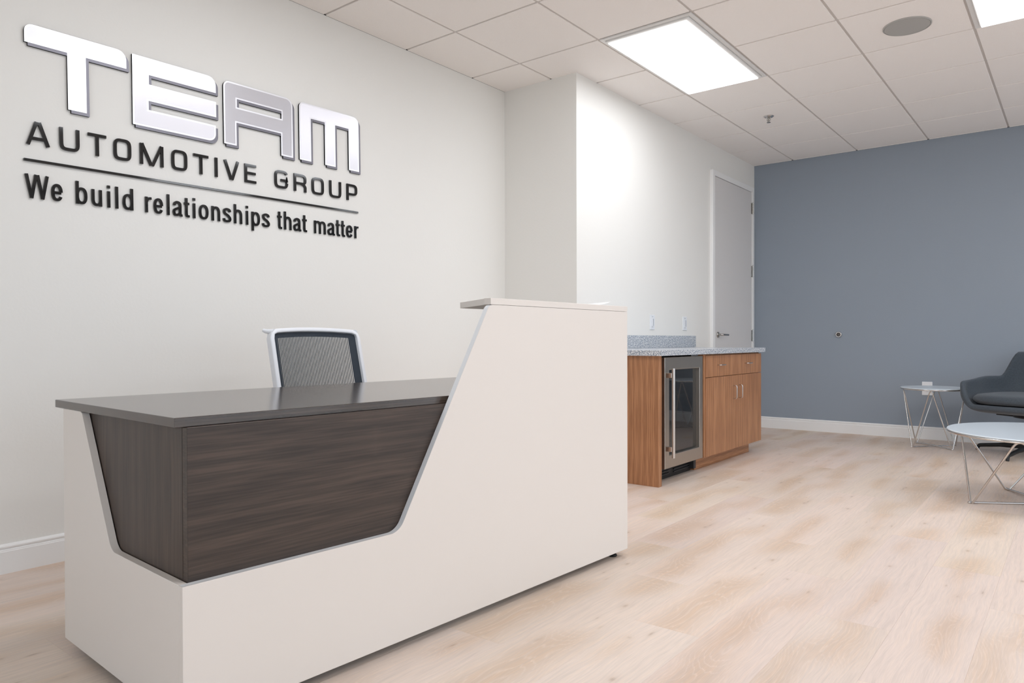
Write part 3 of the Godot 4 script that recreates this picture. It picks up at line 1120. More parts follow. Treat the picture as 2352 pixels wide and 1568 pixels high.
	var tag := ["W", -1.4411, -1.3567, "e", -1.3483, -1.3076, "b", -1.258, -1.2147, "u", -1.1976, -1.1572, "i", -1.1354, -1.1242, "l", -1.1024, -1.0917, "d", -1.0727, -1.029, "r", -0.9773, -0.9498, "e", -0.9401, -0.8986, "l", -0.8801, -0.869, "a", -0.8535, -0.8098, "t", -0.8003, -0.7754, "i", -0.7591, -0.7465, "o", -0.729, -0.6831, "n", -0.6664, -0.6241, "s", -0.609, -0.5664, "h", -0.5502, -0.5077, "i", -0.4861, -0.4745, "p", -0.455, -0.4097, "s", -0.3965, -0.3536, "t", -0.3072, -0.2818, "h", -0.2676, -0.2242, "a", -0.2107, -0.165, "t", -0.1545, -0.1282, "m", -0.0802, -0.0057, "a", 0.0083, 0.0553, "t", 0.0649, 0.0909, "t", 0.1005, 0.1257, "e", 0.1366, 0.1796, "r", 0.1956, 0.2222]
	for k in range(0, tag.size(), 3):
		var a: float = tag[k + 1]
		var b: float = tag[k + 2]
		var mb := MB.new()
		var dep := 0.009
		for s in glyph(tag[k], b - a, 0.0705, 0.0955, 0.0055, false):
			mb.stroke(s[0], 0.0055, s[1], O + U * (a - z0) + W * (1.4908 - y0), U, W, N, dep)
			dep -= 0.00012
		part("tagline_letter", mb, M.gloss_black, t, "gloss black letter %s of the lower line" % tag[k])

# ------------------------------------------------------------------ reception desk
func reception_desk() -> void:
	# local frame: X = out towards the visitor (-b), Z = -a where a runs along the front
	var d := thing("reception_desk", "white and dark wood reception desk with a raised transaction counter", "reception desk", V(1.754, 0, -1.6816), -0.0483)
	var P := func(a: float, b: float, y: float) -> Vector3: return Vector3(-b, y, -a)
	var U := Vector3(0, 0, -1)   # along a
	var W := Vector3(0, 1, 0)
	var LF := 1.8465
	var HB := 1.033
	var fp := rounded([Vector3(0, 0.03, 0), Vector3(LF, 0.03, 0), Vector3(LF, HB - 0.0012, 0), Vector3(1.006, HB - 0.0012, 0.03), Vector3(0.6225, 0.352, 0.055), Vector3(0, 0.355, 0)], 10)
	var m := MB.new()
	m.prism(fp, Vector3.ZERO, U, W, Vector3(1, 0, 0), -0.019, 0.0, 0.0012)
	part("front_panel", m, M.white_lam, d, "white laminate front panel with angled cut-out")
	var lp := rounded([Vector3(0.0195, 0.03, 0), Vector3(0.789, 0.03, 0), Vector3(0.789, 0.713, 0), Vector3(0.637, 0.713, 0.02), Vector3(0.4235, 0.357, 0.05), Vector3(0.0195, 0.355, 0)], 10)
	m = MB.new()
	m.prism(lp, Vector3.ZERO, Vector3(-1, 0, 0), W, Vector3(0, 0, 1), -0.019, 0.0, 0.0012)
	part("end_panel", m, M.white_lam, d, "white laminate end panel with angled cut-out")
	m = MB.new()
	m.box(P.call(LF - 0.019, 0.02, 0.03), P.call(LF, 0.789, 0.713), 0.001)
	m.box(P.call(LF - 0.019, 0.02, 0.713), P.call(LF, 0.28, HB), 0.001)
	part("far_end_panel", m, M.white_lam, d)
	var band := func(src: PackedVector2Array, first: int, last: int, O: Vector3, U1: Vector3, N1: Vector3) -> MB:
		var e := MB.new()
		for i in range(first, last):
			var p := src[i]
			var q2 := src[(i + 1) % src.size()]
			var nn := Vector2(q2.y - p.y, -(q2.x - p.x)).normalized() * 0.0008
			var A := O + U1 * (p.x + nn.x) + W * (p.y + nn.y)
			var B := O + U1 * (q2.x + nn.x) + W * (q2.y + nn.y)
			e.quad(A, B, B - N1 * 0.019, A - N1 * 0.019, U1 * nn.x + W * nn.y)
		return e
	part("edge_band", band.call(fp, 3, fp.size() - 1, Vector3.ZERO, U, Vector3(1, 0, 0)), M.white_edge, d, "white edge band of the angled cut-out")
	# dark panels
	m = MB.new(2)
	m.box(P.call(0.0215, 0.0205, 0.06), P.call(1.80, 0.0455, 0.7128), 0.0012)
	part("dark_front_panel", m, M.dark_wood, d, "dark wood grain front panel")
	m = MB.new(1)
	m.box(P.call(0.0215, 0.0475, 0.06), P.call(0.0405, 0.775, 0.713), 0.001)
	part("dark_end_panel", m, M.dark_wood, d, "dark wood grain end panel")
	m = MB.new(2)
	m.uvo = Vector2(0.37, 0.2)
	m.box(P.call(-0.0006, 0.0354, 0.713), P.call(1.825, 0.859, 0.736), 0.0012)
	part("worktop", m, M.worktop, d, "dark wood grain worktop")
	# transaction counter
	var tp := rounded([Vector3(1.012, 0, 0), Vector3(LF + 0.0, 0, 0), Vector3(LF + 0.0, 0.285, 0), Vector3(1.145, 0.285, 0), Vector3(1.030, 0.052, 0.06), Vector3(1.012, 0.030, 0)], 6)
	m = MB.new()
	m.prism(tp, Vector3(0, 0, 0), U, Vector3(-1, 0, 0), W, HB, 1.0545, 0.001)
	part("transaction_top", m, M.white_lam, d, "white raised counter top")
	m = MB.new()
	m.box(P.call(1.50, 0.262, 0.736), P.call(LF - 0.02, 0.28, HB), 0.001)
	part("riser_panel", m, M.white_lam, d)
	# drawer pedestals on the staff side
	m = MB.new()
	m.box(P.call(0.05, 0.30, 0.06), P.call(0.44, 0.77, 0.712), 0.001)
	part("pedestal", m, M.dark_wood, d)
	for q in [[0.05, 0.738], [0.05, 0.05], [1.80, 0.045], [1.80, 0.738]]:
		m = MB.new()
		m.lathe([Vector2(0, 0.0), Vector2(0.017, 0.0), Vector2(0.019, 0.004), Vector2(0.016, 0.009), Vector2(0.009, 0.012), Vector2(0.008, 0.032), Vector2(0, 0.032)], P.call(q[0], q[1], 0.0), Vector3.UP, 20)
		part("foot", m, M.black, d, "black levelling foot")
	# a sheet of paper with curled edges on the raised counter
	var s := thing("paper_sheet", "thin white paper sheet with a curled corner on the raised desk counter", "paper", d.transform * P.call(1.62, 0.11, 1.0545), -0.0483)
	var rows := []
	for i in 9:
		var r := PackedVector3Array()
		for j in 13:
			var u := j / 12.0
			var v := i / 8.0
			var lift := 0.0012 + 0.016 * pow(maxf(0.0, u - 0.62) / 0.38, 2.0) * (1.0 - 0.5 * v)
			r.append(Vector3(0.09 - v * 0.17, lift, 0.13 - u * 0.26))
		rows.append(r)
	m = MB.new()
	m.grid(rows)
	var low := []
	for r in rows:
		var r2 := PackedVector3Array()
		for p in r:
			r2.append(p - Vector3(0, 0.0004, 0))
		low.append(r2)
	m.grid(low, true)
	part("sheet", m, M.paper, s)

# ------------------------------------------------------------------ office chair behind the desk
func office_chair() -> void:
	var zc := -0.507
	var hw := 0.226
	var t := thing("office_chair", "white framed mesh back office chair behind the reception desk", "office chair", V(0.90, 0, zc))
	# local: X out (chair faces +X), Z = -z
	var at := func(s: float, y: float) -> Vector3:   # point of the back; s from -1 (near camera side) to 1
		var bow := 0.028 * (1.0 - s * s)
		var crown := 0.010 * (1.0 - s * s) * clampf((y - 0.55) / 0.4, 0.0, 1.0)
		return Vector3(-0.285 + (0.951 - y) * 0.24 - bow, y + crown, -s * hw * (1.0 + 0.02 * (0.951 - y)))
	# frame: flat band round the back
	var loop := []
	var bot := 0.50
	for k in 17:
		loop.append(at.call(lerpf(-1, 1, k / 16.0), 0.951))
	for k in range(1, 17):
		loop.append(at.call(1.0, lerpf(0.951, bot, k / 16.0)))
	for k in range(1, 17):
		loop.append(at.call(lerpf(1, -1, k / 16.0), bot))
	for k in range(1, 16):
		loop.append(at.call(-1.0, lerpf(bot, 0.951, k / 16.0)))
	var sm := PackedVector3Array()
	for i in loop.size():
		var a: Vector3 = loop[(i + loop.size() - 1) % loop.size()]
		var b: Vector3 = loop[i]
		var c: Vector3 = loop[(i + 1) % loop.size()]
		sm.append(a * 0.25 + b * 0.5 + c * 0.25)
	var m := MB.new()
	var n := sm.size()
	var ctr: Vector3 = at.call(0.0, 0.72)
	var ring := []
	for i in n:
		var tt := (sm[(i + 1) % n] - sm[(i + n - 1) % n]).normalized()
		var fw := Vector3(0.97, 0.23, 0)
		var out := tt.cross(fw).normalized()
		if out.dot(sm[i] - ctr) < 0:
			out = -out
		ring.append(PackedVector3Array([sm[i] + out * 0.009 + fw * 0.010, sm[i] + out * 0.012 + fw * 0.004, sm[i] + out * 0.012 - fw * 0.022, sm[i] + out * 0.006 - fw * 0.028, sm[i] - out * 0.005 - fw * 0.026, sm[i] - out * 0.008 - fw * 0.018, sm[i] - out * 0.008 + fw * 0.006, sm[i] - out * 0.004 + fw * 0.011]))
	ring.append(ring[0])
	m.grid(ring, false, true)
	# the top rail's ends turn back into small lips
	for s in [-1.0, 1.0]:
		var o: Vector3 = at.call(s, 0.951)
		m.tube(PackedVector3Array([o + Vector3(0.004, 0.001, 0.012 * s), o + Vector3(-0.014, 0.001, 0.002 * s), o + Vector3(-0.028, 0.003, -0.006 * s), o + Vector3(-0.042, 0.007, -0.010 * s)]), 0.013, 12, false, 0.008)
	part("back_frame", m, M.chair_white, t, "white plastic back frame")
	# woven back: solid border and upright threads
	m = MB.new()
	var inner := 0.955
	var s1 := 0.875
	var s2 := 0.79
	for side in [[-inner, -s1], [s2, inner]]:
		var rows := []
		for i in 21:
			var y := lerpf(0.515, 0.943, i / 20.0)
			rows.append(PackedVector3Array([at.call(side[0], y), at.call((side[0] + side[1]) * 0.5, y), at.call(side[1], y)]))
		m.grid(rows)
	for side in [[0.515, 0.535], [0.922, 0.943]]:
		var rows := []
		for i in 3:
			var r := PackedVector3Array()
			for j in 25:
				r.append(at.call(lerpf(-inner, inner, j / 24.0), lerpf(side[0], side[1], i / 2.0)))
			rows.append(r)
		m.grid(rows)
	part("mesh_border", m, M.mesh_dark, t, "dark grey woven border")
	m = MB.new()
	var cnt := 47
	for k in cnt:
		var s := lerpf(-s1, s2, (k + 0.5) / cnt)
		var path := PackedVector3Array()
		for i in 9:
			path.append(at.call(s, lerpf(0.53, 0.928, i / 8.0)) + Vector3(-0.001, 0, 0))
		m.tube(path, 0.0021, 5)
	var threads := part("mesh_threads", m, M.mesh_dark, t, "dark grey woven threads")
	threads.set_meta("kind", "stuff")
	# spine, seat, column, base, casters
	m = MB.new()
	m.tube(fillet([Vector3(-0.215, 0.52, 0), Vector3(-0.27, 0.44, 0), Vector3(-0.10, 0.39, 0), Vector3(0.06, 0.39, 0)], 0.08, 8), 0.022, 10)
	part("back_support", m, M.chair_white, t)
	m = MB.new()
	m.box(Vector3(-0.16, 0.425, -0.24), Vector3(0.30, 0.485, 0.24), 0.025)
	part("seat", m, M.mesh_dark, t)
	m = MB.new()
	m.lathe([Vector2(0, 0.09), Vector2(0.026, 0.09), Vector2(0.026, 0.35), Vector2(0.05, 0.36), Vector2(0.05, 0.42), Vector2(0, 0.425)], Vector3(0.06, 0, 0), Vector3.UP, 20)
	part("gas_column", m, M.black, t)
	for k in 5:
		var a := TAU * k / 5 + 0.3
		var e := Vector3(cos(a), 0, sin(a))
		m = MB.new()
		m.tube(PackedVector3Array([Vector3(0.06, 0.105, 0), Vector3(0.06, 0.095, 0) + e * 0.15, Vector3(0.06, 0.078, 0) + e * 0.29]), 0.022, 10, false, 0.013)
		part("base_leg", m, M.chair_white, t)
		m = MB.new()
		var side := e.cross(Vector3.UP)
		for q in [-0.011, 0.011]:
			m.lathe([Vector2(0, -0.008), Vector2(0.024, -0.008), Vector2(0.027, -0.004), Vector2(0.027, 0.004), Vector2(0.024, 0.008), Vector2(0, 0.008)], Vector3(0.06, 0.0275, 0) + e * 0.29 + side * q, side, 20)
		m.tube(PackedVector3Array([Vector3(0.06, 0.03, 0) + e * 0.29, Vector3(0.06, 0.068, 0) + e * 0.29]), 0.006, 8)
		part("caster", m, M.black, t)

# ------------------------------------------------------------------ kitchenette
func kitchenette() -> void:
	var xf := 1.294
	# end panel
	var m := MB.new(1)
	m.box(V(XR + 0.002, 0, 1.4956 + 0.005), V(xf, 0.815, 1.5366), 0.001)
	# cabinet end panel belongs to the counter unit
	var c := thing("base_cabinet", "cherry wood base cabinet with one wide drawer and two doors under the granite worktop", "cabinet", V(XR, 0, 2.70))
	var o := V(XR, 0, 2.70)
	var b := MB.new(1)
	b.box(V(XR + 0.002, 0.095, 2.165) - o, V(xf - 0.021, 0.812, 3.277) - o, 0.001)
	part("carcass", b, M.cherry, c)
	b = MB.new(2)
	b.box(V(XR + 0.03, 0, 2.183) - o, V(1.213, 0.095, 3.216) - o, 0.001)
	part("toe_kick", b, M.cherry, c, "recessed wood plinth")
	b = MB.new(1)
	b.box(V(xf - 0.0205, 0.095, 2.166) - o, V(xf - 0.004, 0.812, 2.194) - o, 0.001)
	part("filler_strip", b, M.cherry, c)
	b = MB.new(1)
	b.uvo = Vector2(0.1, 0.3)
	b.box(V(xf - 0.0205, 0.651, 2.197) - o, V(xf, 0.803, 3.276) - o, 0.0012)
	var dr := part("drawer", b, M.cherry, c, "wide wood drawer front")
	for z in [2.438, 2.965]:
		var h := MB.new()
		h.tube(fillet([V(xf - 0.001, 0.733, z - 0.048) - o, V(xf + 0.030, 0.733, z - 0.048) - o, V(xf + 0.030, 0.733, z + 0.048) - o, V(xf - 0.001, 0.733, z + 0.048) - o], 0.014, 6), 0.0042, 10)
		part("handle", h, M.chrome, dr, "satin chrome bow handle")
	var k := 0
	for dz in [[2.197, 2.7355], [2.7375, 3.276]]:
		b = MB.new(1)
		b.uvo = Vector2(0.4 + k * 0.23, 0.13 * k)
		b.box(V(xf - 0.0205, 0.096, dz[0]) - o, V(xf, 0.6475, dz[1]) - o, 0.0012)
		var dd := part("cabinet_door", b, M.cherry, c)
		var h := MB.new()
		var z := 2.684 if k == 0 else 2.796
		h.tube(fillet([V(xf - 0.001, 0.571, z) - o, V(xf + 0.030, 0.571, z) - o, V(xf + 0.030, 0.474, z) - o, V(xf - 0.001, 0.474, z) - o], 0.014, 6), 0.0042, 10)
		part("handle", h, M.chrome, dd, "satin chrome bow handle")
		k += 1
	var e := thing("cabinet_end_panel", "upright cherry wood end panel between the desk and the glass door fridge", "panel", V(XR, 0, 1.518))
	m = MB.new(1)
	m.uvo = Vector2(0.22, 0.45)
	var oe := V(XR, 0, 1.518)
	m.box(V(XR + 0.002, 0, 1.4956) - oe, V(xf, 0.8145, 1.5366) - oe, 0.001)
	part("board", m, M.cherry, e)
	# granite
	var w := thing("granite_worktop", "speckled grey granite worktop with a short backsplash along the wall", "worktop", V(XR, 0.815, 2.40))
	var ow := V(XR, 0.815, 2.40)
	m = MB.new()
	var poly := PackedVector2Array([Vector2(0.001, 1.470 - 2.40), Vector2(1.324 - XR, 1.470 - 2.40), Vector2(1.324 - XR, 3.290 - 2.40), Vector2(0.001, 3.40 - 2.40)])
	m.prism(poly, Vector3.ZERO, V(1, 0, 0), V(0, 0, 1), Vector3.UP, 0.0, 0.035, 0.002)
	part("slab", m, M.granite, w)
	m = MB.new()
	m.box(V(XR + 0.001, 0.8502, 1.60) - ow, V(XR + 0.021, 0.950, 3.425) - ow, 0.0015)
	part("backsplash", m, M.granite, w, "low upright granite strip")
	# fridge
	var f := thing("wine_fridge", "stainless steel undercounter fridge with a dark glass door", "fridge", V(XR, 0, 1.856))
	var of := V(XR, 0, 1.856)
	m = MB.new()   # open box body
	var fa := 1.556
	var fb := 2.158
	m.box(V(XR + 0.03, 0.02, fa) - of, V(1.235, 0.80, fa + 0.035) - of)
	m.box(V(XR + 0.03, 0.02, fb - 0.035) - of, V(1.235, 0.80, fb) - of)
	m.box(V(XR + 0.03, 0.10, fa + 0.035) - of, V(XR + 0.07, 0.80, fb - 0.035) - of)
	m.box(V(XR + 0.07, 0.765, fa + 0.035) - of, V(1.235, 0.80, fb - 0.035) - of)
	m.box(V(XR + 0.07, 0.10, fa + 0.035) - of, V(1.235, 0.15, fb - 0.035) - of)
	part("body", m, M.fridge_in, f, "black fridge body")
	for y in [0.34, 0.53]:
		m = MB.new()
		for q in 12:
			var x := lerpf(0.80, 1.18, q / 11.0)
			m.tube(PackedVector3Array([V(x, y, fa + 0.037) - of, V(x, y, fb - 0.037) - of]), 0.003, 6)
		m.box(V(1.185, y - 0.012, fa + 0.037) - of, V(1.20, y + 0.012, fb - 0.037) - of, 0.002)
		part("shelf", m, M.steel, f)
	m = MB.new()
	m.prism(PackedVector2Array([Vector2(0.10, 0.0), Vector2(0.803, 0.0), Vector2(0.803, 0.566), Vector2(0.10, 0.566)]), V(1.236, 0, 1.578) - of, Vector3.UP, V(0, 0, 1), V(1, 0, 0), 0.0, 0.058, 0.003, PackedVector2Array([Vector2(0.181, 0.062), Vector2(0.723, 0.062), Vector2(0.723, 0.515), Vector2(0.181, 0.515)]))
	var dr2 := part("door", m, M.steel, f, "stainless steel door frame")
	m = MB.new()
	m.box(V(1.262, 0.178, 1.637) - of, V(1.268, 0.726, 2.096) - of)
	part("glass_pane", m, M.glass, dr2, "dark glass pane")
	m = MB.new()
	for q in [[0.181, 1.640, 0.723, 1.652], [0.181, 2.080, 0.723, 2.093], [0.711, 1.652, 0.723, 2.080], [0.181, 1.652, 0.193, 2.080]]:
		m.box(V(1.255, q[0], q[1]) - of, V(1.2615, q[2], q[3]) - of)
	part("gasket", m, M.black, dr2, "black seal round the glass")
	m = MB.new()
	var hz := 1.598
	m.tube(PackedVector3Array([V(1.344, 0.174, hz) - of, V(1.344, 0.735, hz) - of]), 0.011, 16)
	for y in [0.228, 0.690]:
		m.box(V(1.293, y - 0.016, hz - 0.011) - of, V(1.336, y + 0.016, hz + 0.011) - of, 0.002)
	part("handle", m, M.steel_light, dr2, "long satin bar handle")
	m = MB.new()
	m.box(V(1.17, 0.002, fa + 0.002) - of, V(1.195, 0.098, fb - 0.002) - of)
	part("kick_plate", m, M.black, f, "black vent plate below the door")
	for q in 4:
		for r in [[0.02, 0.26], [0.335, 0.58]]:
			m = MB.new()
			var y := 0.028 + q * 0.018
			m.box(V(1.196, y, fa + r[0]) - of, V(1.203, y + 0.008, fa + r[1]) - of, 0.001)
			part("vent_slat", m, M.fridge_in, f)
	m = MB.new()
	m.box(V(1.18, 0.8005, 2.02) - of, V(1.27, 0.8105, 2.12) - of, 0.001)
	part("top_hinge", m, M.nickel, f)

# ------------------------------------------------------------------ devices on walls and ceiling
func wall_devices() -> void:
	var labs := ["white dimmer switch plate above the backsplash, nearer the reception desk", "white dimmer switch plate above the backsplash, nearer the grey door"]
	var k := 0
	for zz in [[2.607, 2.683], [3.195, 3.275]]:
		var z: float = (zz[0] + zz[1]) * 0.5
		var t := thing("light_switch", labs[k], "light switch", V(XR, 1.056, z), 0.0, "dimmer switches on the cream wall")
		var m := MB.new()
		m.box(V(0, -0.060, -0.0385), V(0.006, 0.060, 0.0385), 0.0025)
		part("cover_plate", m, M.plate, t)
		m = MB.new()
		m.box(V(0.006, -0.034, -0.0165), V(0.0085, 0.034, 0.0165), 0.0008)
		part("rocker", m, M.plate, t)
		m = MB.new()
		m.box(V(0.0085, -0.028, 0.004), V(0.0115, 0.028, 0.011), 0.0008)
		part("slider", m, M.plate_grey, t, "narrow grey dimmer slider")
		for q in [[-0.040, -0.037], [0.041, 0.045]]:
			m = MB.new()
			m.box(V(0.0055, q[0], -0.012), V(0.0068, q[1], 0.012))
			part("marking", m, M.plate_grey, t)
		k += 1
	# outlet on the blue wall
	var t := thing("wall_outlet", "white double socket plate low on the blue wall behind the small side table", "outlet", V(2.248, 0.464, ZW))
	var m := MB.new()
	m.box(V(-0.0425, -0.062, 0), V(0.0425, 0.062, -0.006), 0.0025)
	part("cover_plate", m, M.plate, t)
	for s in [-1.0, 1.0]:
		m = MB.new()
		m.box(V(-0.017, s * 0.020 - 0.0135, -0.006), V(0.017, s * 0.020 + 0.0135, -0.008), 0.0008)
		part("socket", m, M.plate, t)
		m = MB.new()
		for q in [-0.0065, 0.0065]:
			m.box(V(q - 0.001, s * 0.020 - 0.002, -0.008), V(q + 0.001, s * 0.020 + 0.006, -0.0084))
		m.box(V(-0.002, s * 0.020 - 0.009, -0.008), V(0.002, s * 0.020 - 0.0055, -0.0084))
		part("slot", m, M.plate_grey, t)
	# door stop
	t = thing("door_stop", "round chrome wall bumper with a dark centre on the blue wall", "door stop", V(1.480, 0.963, ZW))
	m = MB.new()
	m.lathe([Vector2(0.030, 0), Vector2(0.031, 0.004), Vector2(0.029, 0.014), Vector2(0.025, 0.019), Vector2(0.019, 0.019), Vector2(0.016, 0.012), Vector2(0.015, 0.006), Vector2(0, 0.006)], Vector3.ZERO, V(0, 0, -1), 32)
	part("ring", m, M.chrome, t)
	m = MB.new()
	m.lathe([Vector2(0.0148, 0.0062), Vector2(0.0148, 0.010), Vector2(0.008, 0.012), Vector2(0, 0.0125)], Vector3.ZERO, V(0, 0, -1), 24)
	part("bumper", m, M.rubber, t, "dark rubber centre")
	# speaker
	t = thing("ceiling_speaker", "round grey ceiling speaker grille between the two light panels", "speaker", V(2.556, CEIL, 2.155))
	m = MB.new()
	m.lathe([Vector2(0.128, -0.001), Vector2(0.128, 0.004), Vector2(0.125, 0.0065), Vector2(0.121, 0.0065)], Vector3.ZERO, Vector3.DOWN, 64)
	part("rim", m, M.grille, t)
	m = MB.new()
	m.lathe([Vector2(0.121, 0.003), Vector2(0.119, 0.007), Vector2(0.06, 0.0085), Vector2(0, 0.009)], Vector3.ZERO, Vector3.DOWN, 64)
	part("grille", m, M.grille, t)
	# sprinkler
	t = thing("sprinkler_head", "small chrome sprinkler head hanging from the ceiling tile near the door", "sprinkler", V(1.338, CEIL, 3.325))
	m = MB.new()
	m.lathe([Vector2(0.041, 0.0), Vector2(0.041, 0.003), Vector2(0.034, 0.008), Vector2(0.018, 0.011), Vector2(0.016, 0.004), Vector2(0, 0.004)], Vector3.ZERO, Vector3.DOWN, 32)
	part("escutcheon", m, M.chrome, t)
	m = MB.new()
	m.lathe([Vector2(0.010, 0.004), Vector2(0.010, 0.018), Vector2(0.006, 0.022), Vector2(0.006, 0.040), Vector2(0, 0.040)], Vector3.ZERO, Vector3.DOWN, 16)
	for s in [-1.0, 1.0]:
		m.tube(PackedVector3Array([Vector3(0.008 * s, -0.014, 0), Vector3(0.014 * s, -0.028, 0), Vector3(0.004 * s, -0.048, 0)]), 0.003, 8)
	m.lathe([Vector2(0, 0.046), Vector2(0.004, 0.046), Vector2(0.016, 0.050), Vector2(0.016, 0.052), Vector2(0, 0.053)], Vector3.ZERO, Vector3.DOWN, 20)
	part("nozzle", m, M.nickel, t, "metal nozzle with round deflector")

# ------------------------------------------------------------------ wire tables
func wire_table(called: String, label: String, c: Vector3, height: float, rad: float, top_r: float, foot_r: float, phase: float, wire: float, apex: float) -> Node3D:
	var t := thing(called, label, "table", c, 0.0)
	var m := MB.new()
	var th := 0.008
	m.lathe([Vector2(0, 0), Vector2(rad - 0.004, 0), Vector2(rad - 0.001, 0.0015), Vector2(rad, 0.004), Vector2(rad - 0.001, th - 0.0015), Vector2(rad - 0.004, th), Vector2(0, th)], Vector3(0, height - th, 0), Vector3.UP, 96)
	part("tabletop", m, M.table_top, t, "pale grey round glass top")
	m = MB.new()
	var rim := PackedVector3Array()
	for k in 72:
		rim.append(Vector3(cos(TAU * k / 72) * (rad - 0.006), height - th - wire * 1.0 - 0.0005, sin(TAU * k / 72) * (rad - 0.006)))
	m.tube(rim, wire * 1.05, 10, true)
	part("rim_ring", m, M.chrome, t, "chrome ring under the top")
	# one zigzag wire: feet at phase + k*90, apexes half way between
	var yt := height - th - wire * 2.0 - wire
	var feet := []
	var tops := []
	for k in 4:
		var a := phase + TAU * k / 4
		feet.append(V(cos(a) * foot_r, wire, sin(a) * foot_r))
		var b := a + TAU / 8
		tops.append(V(cos(b) * top_r, yt, sin(b) * top_r))
	for k in 4:
		# each leg: foot - apex - next foot, bent at the apex
		m = MB.new()
		var f0: Vector3 = feet[k]
		var f1: Vector3 = feet[(k + 1) % 4]
		var tp: Vector3 = tops[k]
		var s := (f1 - f0).normalized() * foot_r * 0.045
		m.tube(fillet([f0 + s, tp + Vector3(0, apex * 0.46, 0), f1 - s], apex, 10), wire, 10)
		part("leg", m, M.chrome, t, "bent chrome wire leg")
	for k in 2:
		m = MB.new()
		var a: Vector3 = feet[k]
		var b: Vector3 = feet[k + 2]
		var lift := Vector3(0, wire * 1.6 * k, 0)
		m.tube(PackedVector3Array([a, a.lerp(b, 0.42) + lift, a.lerp(b, 0.58) + lift, b]), wire, 10)
		part("floor_wire", m, M.chrome, t, "straight chrome wire on the floor")
	for k in 4:
		m = MB.new()
		m.lathe([Vector2(0, -wire), Vector2(wire * 1.25, -wire), Vector2(wire * 1.45, 0), Vector2(wire * 1.0, wire * 1.1), Vector2(0, wire * 1.3)], feet[k], Vector3.UP, 12)
		part("joint", m, M.chrome, t)
	return t

func tables() -> void:
	wire_table("side_table", "small tall round table with chrome wire legs in front of the wall socket", V(2.372, 0, 4.415), 0.506, 0.255, 0.236, 0.213, deg_to_rad(48), 0.0048, 0.062)
	wire_table("coffee_table", "large low round table with chrome wire legs cut by the right edge", V(3.222, 0, 2.355), 0.402, 0.482, 0.44, 0.408, deg_to_rad(31.5), 0.0058, 0.075)

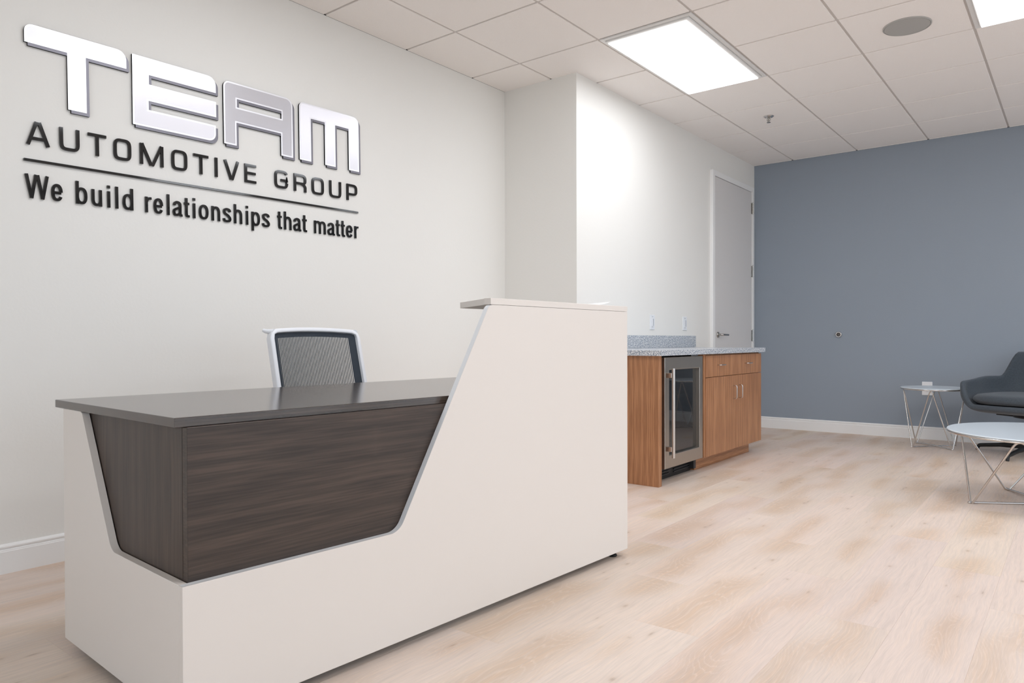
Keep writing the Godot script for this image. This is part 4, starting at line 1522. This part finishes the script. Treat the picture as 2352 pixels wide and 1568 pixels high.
# ------------------------------------------------------------------ lounge chair
func lounge_chair() -> void:
	var c := V(3.07, 0, 4.305)
	var t := thing("lounge_chair", "charcoal fabric tub lounge chair on a black star base against the blue wall", "armchair", c)
	var face := deg_to_rad(-109.0)   # direction the seat faces, in plan (0 = +x, 90 = +z)
	var fx := Vector2(cos(face), sin(face))
	var sx := Vector2(-fx.y, fx.x)
	var nphi := 120
	var nt := 22
	# rim height and reach round the seat; phi 0 = front
	var rim_h := func(phi: float) -> float:
		var a := absf(phi)
		var arm := smoothstep(deg_to_rad(35), deg_to_rad(58), a)
		var back := smoothstep(deg_to_rad(124), deg_to_rad(145), a)
		return lerpf(lerpf(0.392, 0.568, arm) + 0.030 * smoothstep(deg_to_rad(58), deg_to_rad(110), a), 0.797, back)
	var reach := func(phi: float) -> float:
		var a := absf(phi)
		var k := 1.0 + 0.22 * exp(-pow((a - deg_to_rad(50)) / 0.36, 2.0))
		return 0.41 * k * lerpf(1.0, 1.06, smoothstep(deg_to_rad(110), PI, a))
	var pt := func(phi: float, tt: float, inset_: float) -> Vector3:
		var h: float = rim_h.call(phi)
		var r: float = reach.call(phi)
		var y0 := 0.325 + inset_
		var hh := h - (0.0 if tt > 0.999 else 0.0)
		# bowl first flat, then rising
		var rr := (r - inset_) * pow(sin(minf(tt * 1.18, 1.0) * PI * 0.5), 0.85)
		var q := maxf(0.0, tt - 0.12) / 0.88
		var y := y0 + (hh - y0) * pow(q, 1.55)
		return Vector3(0, y, 0) + V(fx.x, 0, fx.y) * rr * cos(phi) + V(sx.x, 0, sx.y) * rr * sin(phi)
	var m := MB.new()
	var rows_o := []
	var rows_i := []
	for i in nt + 1:
		var ro := PackedVector3Array()
		var ri := PackedVector3Array()
		for j in nphi:
			var phi := -PI + TAU * j / nphi
			ro.append(pt.call(phi, float(i) / nt, 0.0))
			ri.append(pt.call(phi, float(i) / nt, 0.034))
		rows_o.append(ro)
		rows_i.append(ri)
	var all := rows_o.duplicate()
	# rolled rim
	var o_last: PackedVector3Array = rows_o[nt]
	var i_last: PackedVector3Array = rows_i[nt]
	for k in [0.25, 0.5, 0.75]:
		var r := PackedVector3Array()
		for j in nphi:
			r.append(o_last[j].lerp(i_last[j], k) + Vector3(0, 0.012 * sin(k * PI), 0))
		all.append(r)
	for i in range(nt, -1, -1):
		all.append(rows_i[i])
	m.grid(all, false, true)
	part("shell", m, M.fabric, t, "charcoal fabric tub shell")
	# cushion
	m = MB.new()
	var rows := []
	var prof := [Vector2(0.0, 0.0), Vector2(0.7, 0.0), Vector2(0.93, 0.006), Vector2(0.99, 0.022), Vector2(1.0, 0.038), Vector2(0.985, 0.056), Vector2(0.93, 0.072), Vector2(0.80, 0.079), Vector2(0.5, 0.083), Vector2(0.0, 0.085)]
	for p in prof:
		var r := PackedVector3Array()
		for j in 64:
			var phi := TAU * j / 64
			var cc := cos(phi)
			var s2 := sin(phi)
			var rx := pow(pow(absf(cc), 3.0) + pow(absf(s2), 3.0), -1.0 / 3.0)
			var rr: float = p.x * 0.345 * rx
			r.append(Vector3(0, 0.405 + p.y, 0) + V(fx.x, 0, fx.y) * (rr * cc * 1.02 + 0.055) + V(sx.x, 0, sx.y) * rr * s2)
		rows.append(r)
	m.grid(rows, false, true)
	part("seat_cushion", m, M.fabric, t, "thick charcoal seat cushion")
	# mechanism, column, star base
	m = MB.new()
	m.lathe([Vector2(0, 0.05), Vector2(0.062, 0.05), Vector2(0.06, 0.075), Vector2(0.030, 0.09), Vector2(0.032, 0.27), Vector2(0.05, 0.285), Vector2(0.13, 0.300), Vector2(0.13, 0.314), Vector2(0, 0.316)], Vector3.ZERO, Vector3.UP, 28)
	m.tube(PackedVector3Array([V(fx.x, 0, fx.y) * 0.02 + Vector3(0, 0.302, 0) - V(sx.x, 0, sx.y) * 0.05, V(fx.x, 0, fx.y) * 0.05 + Vector3(0, 0.312, 0) - V(sx.x, 0, sx.y) * 0.24]), 0.006, 8)
	part("column", m, M.black, t, "black swivel column")
	for k in 4:
		var a := atan2(0.141, -0.386) + TAU * k / 4
		var e := V(cos(a), 0, sin(a))
		m = MB.new()
		m.tube(fillet([Vector3(0, 0.072, 0) + e * 0.04, Vector3(0, 0.064, 0) + e * 0.22, Vector3(0, 0.040, 0) + e * 0.40, Vector3(0, 0.002, 0) + e * 0.41], 0.025, 6), 0.020, 12, false, 0.012)
		part("base_leg", m, M.black, t, "black star base leg")
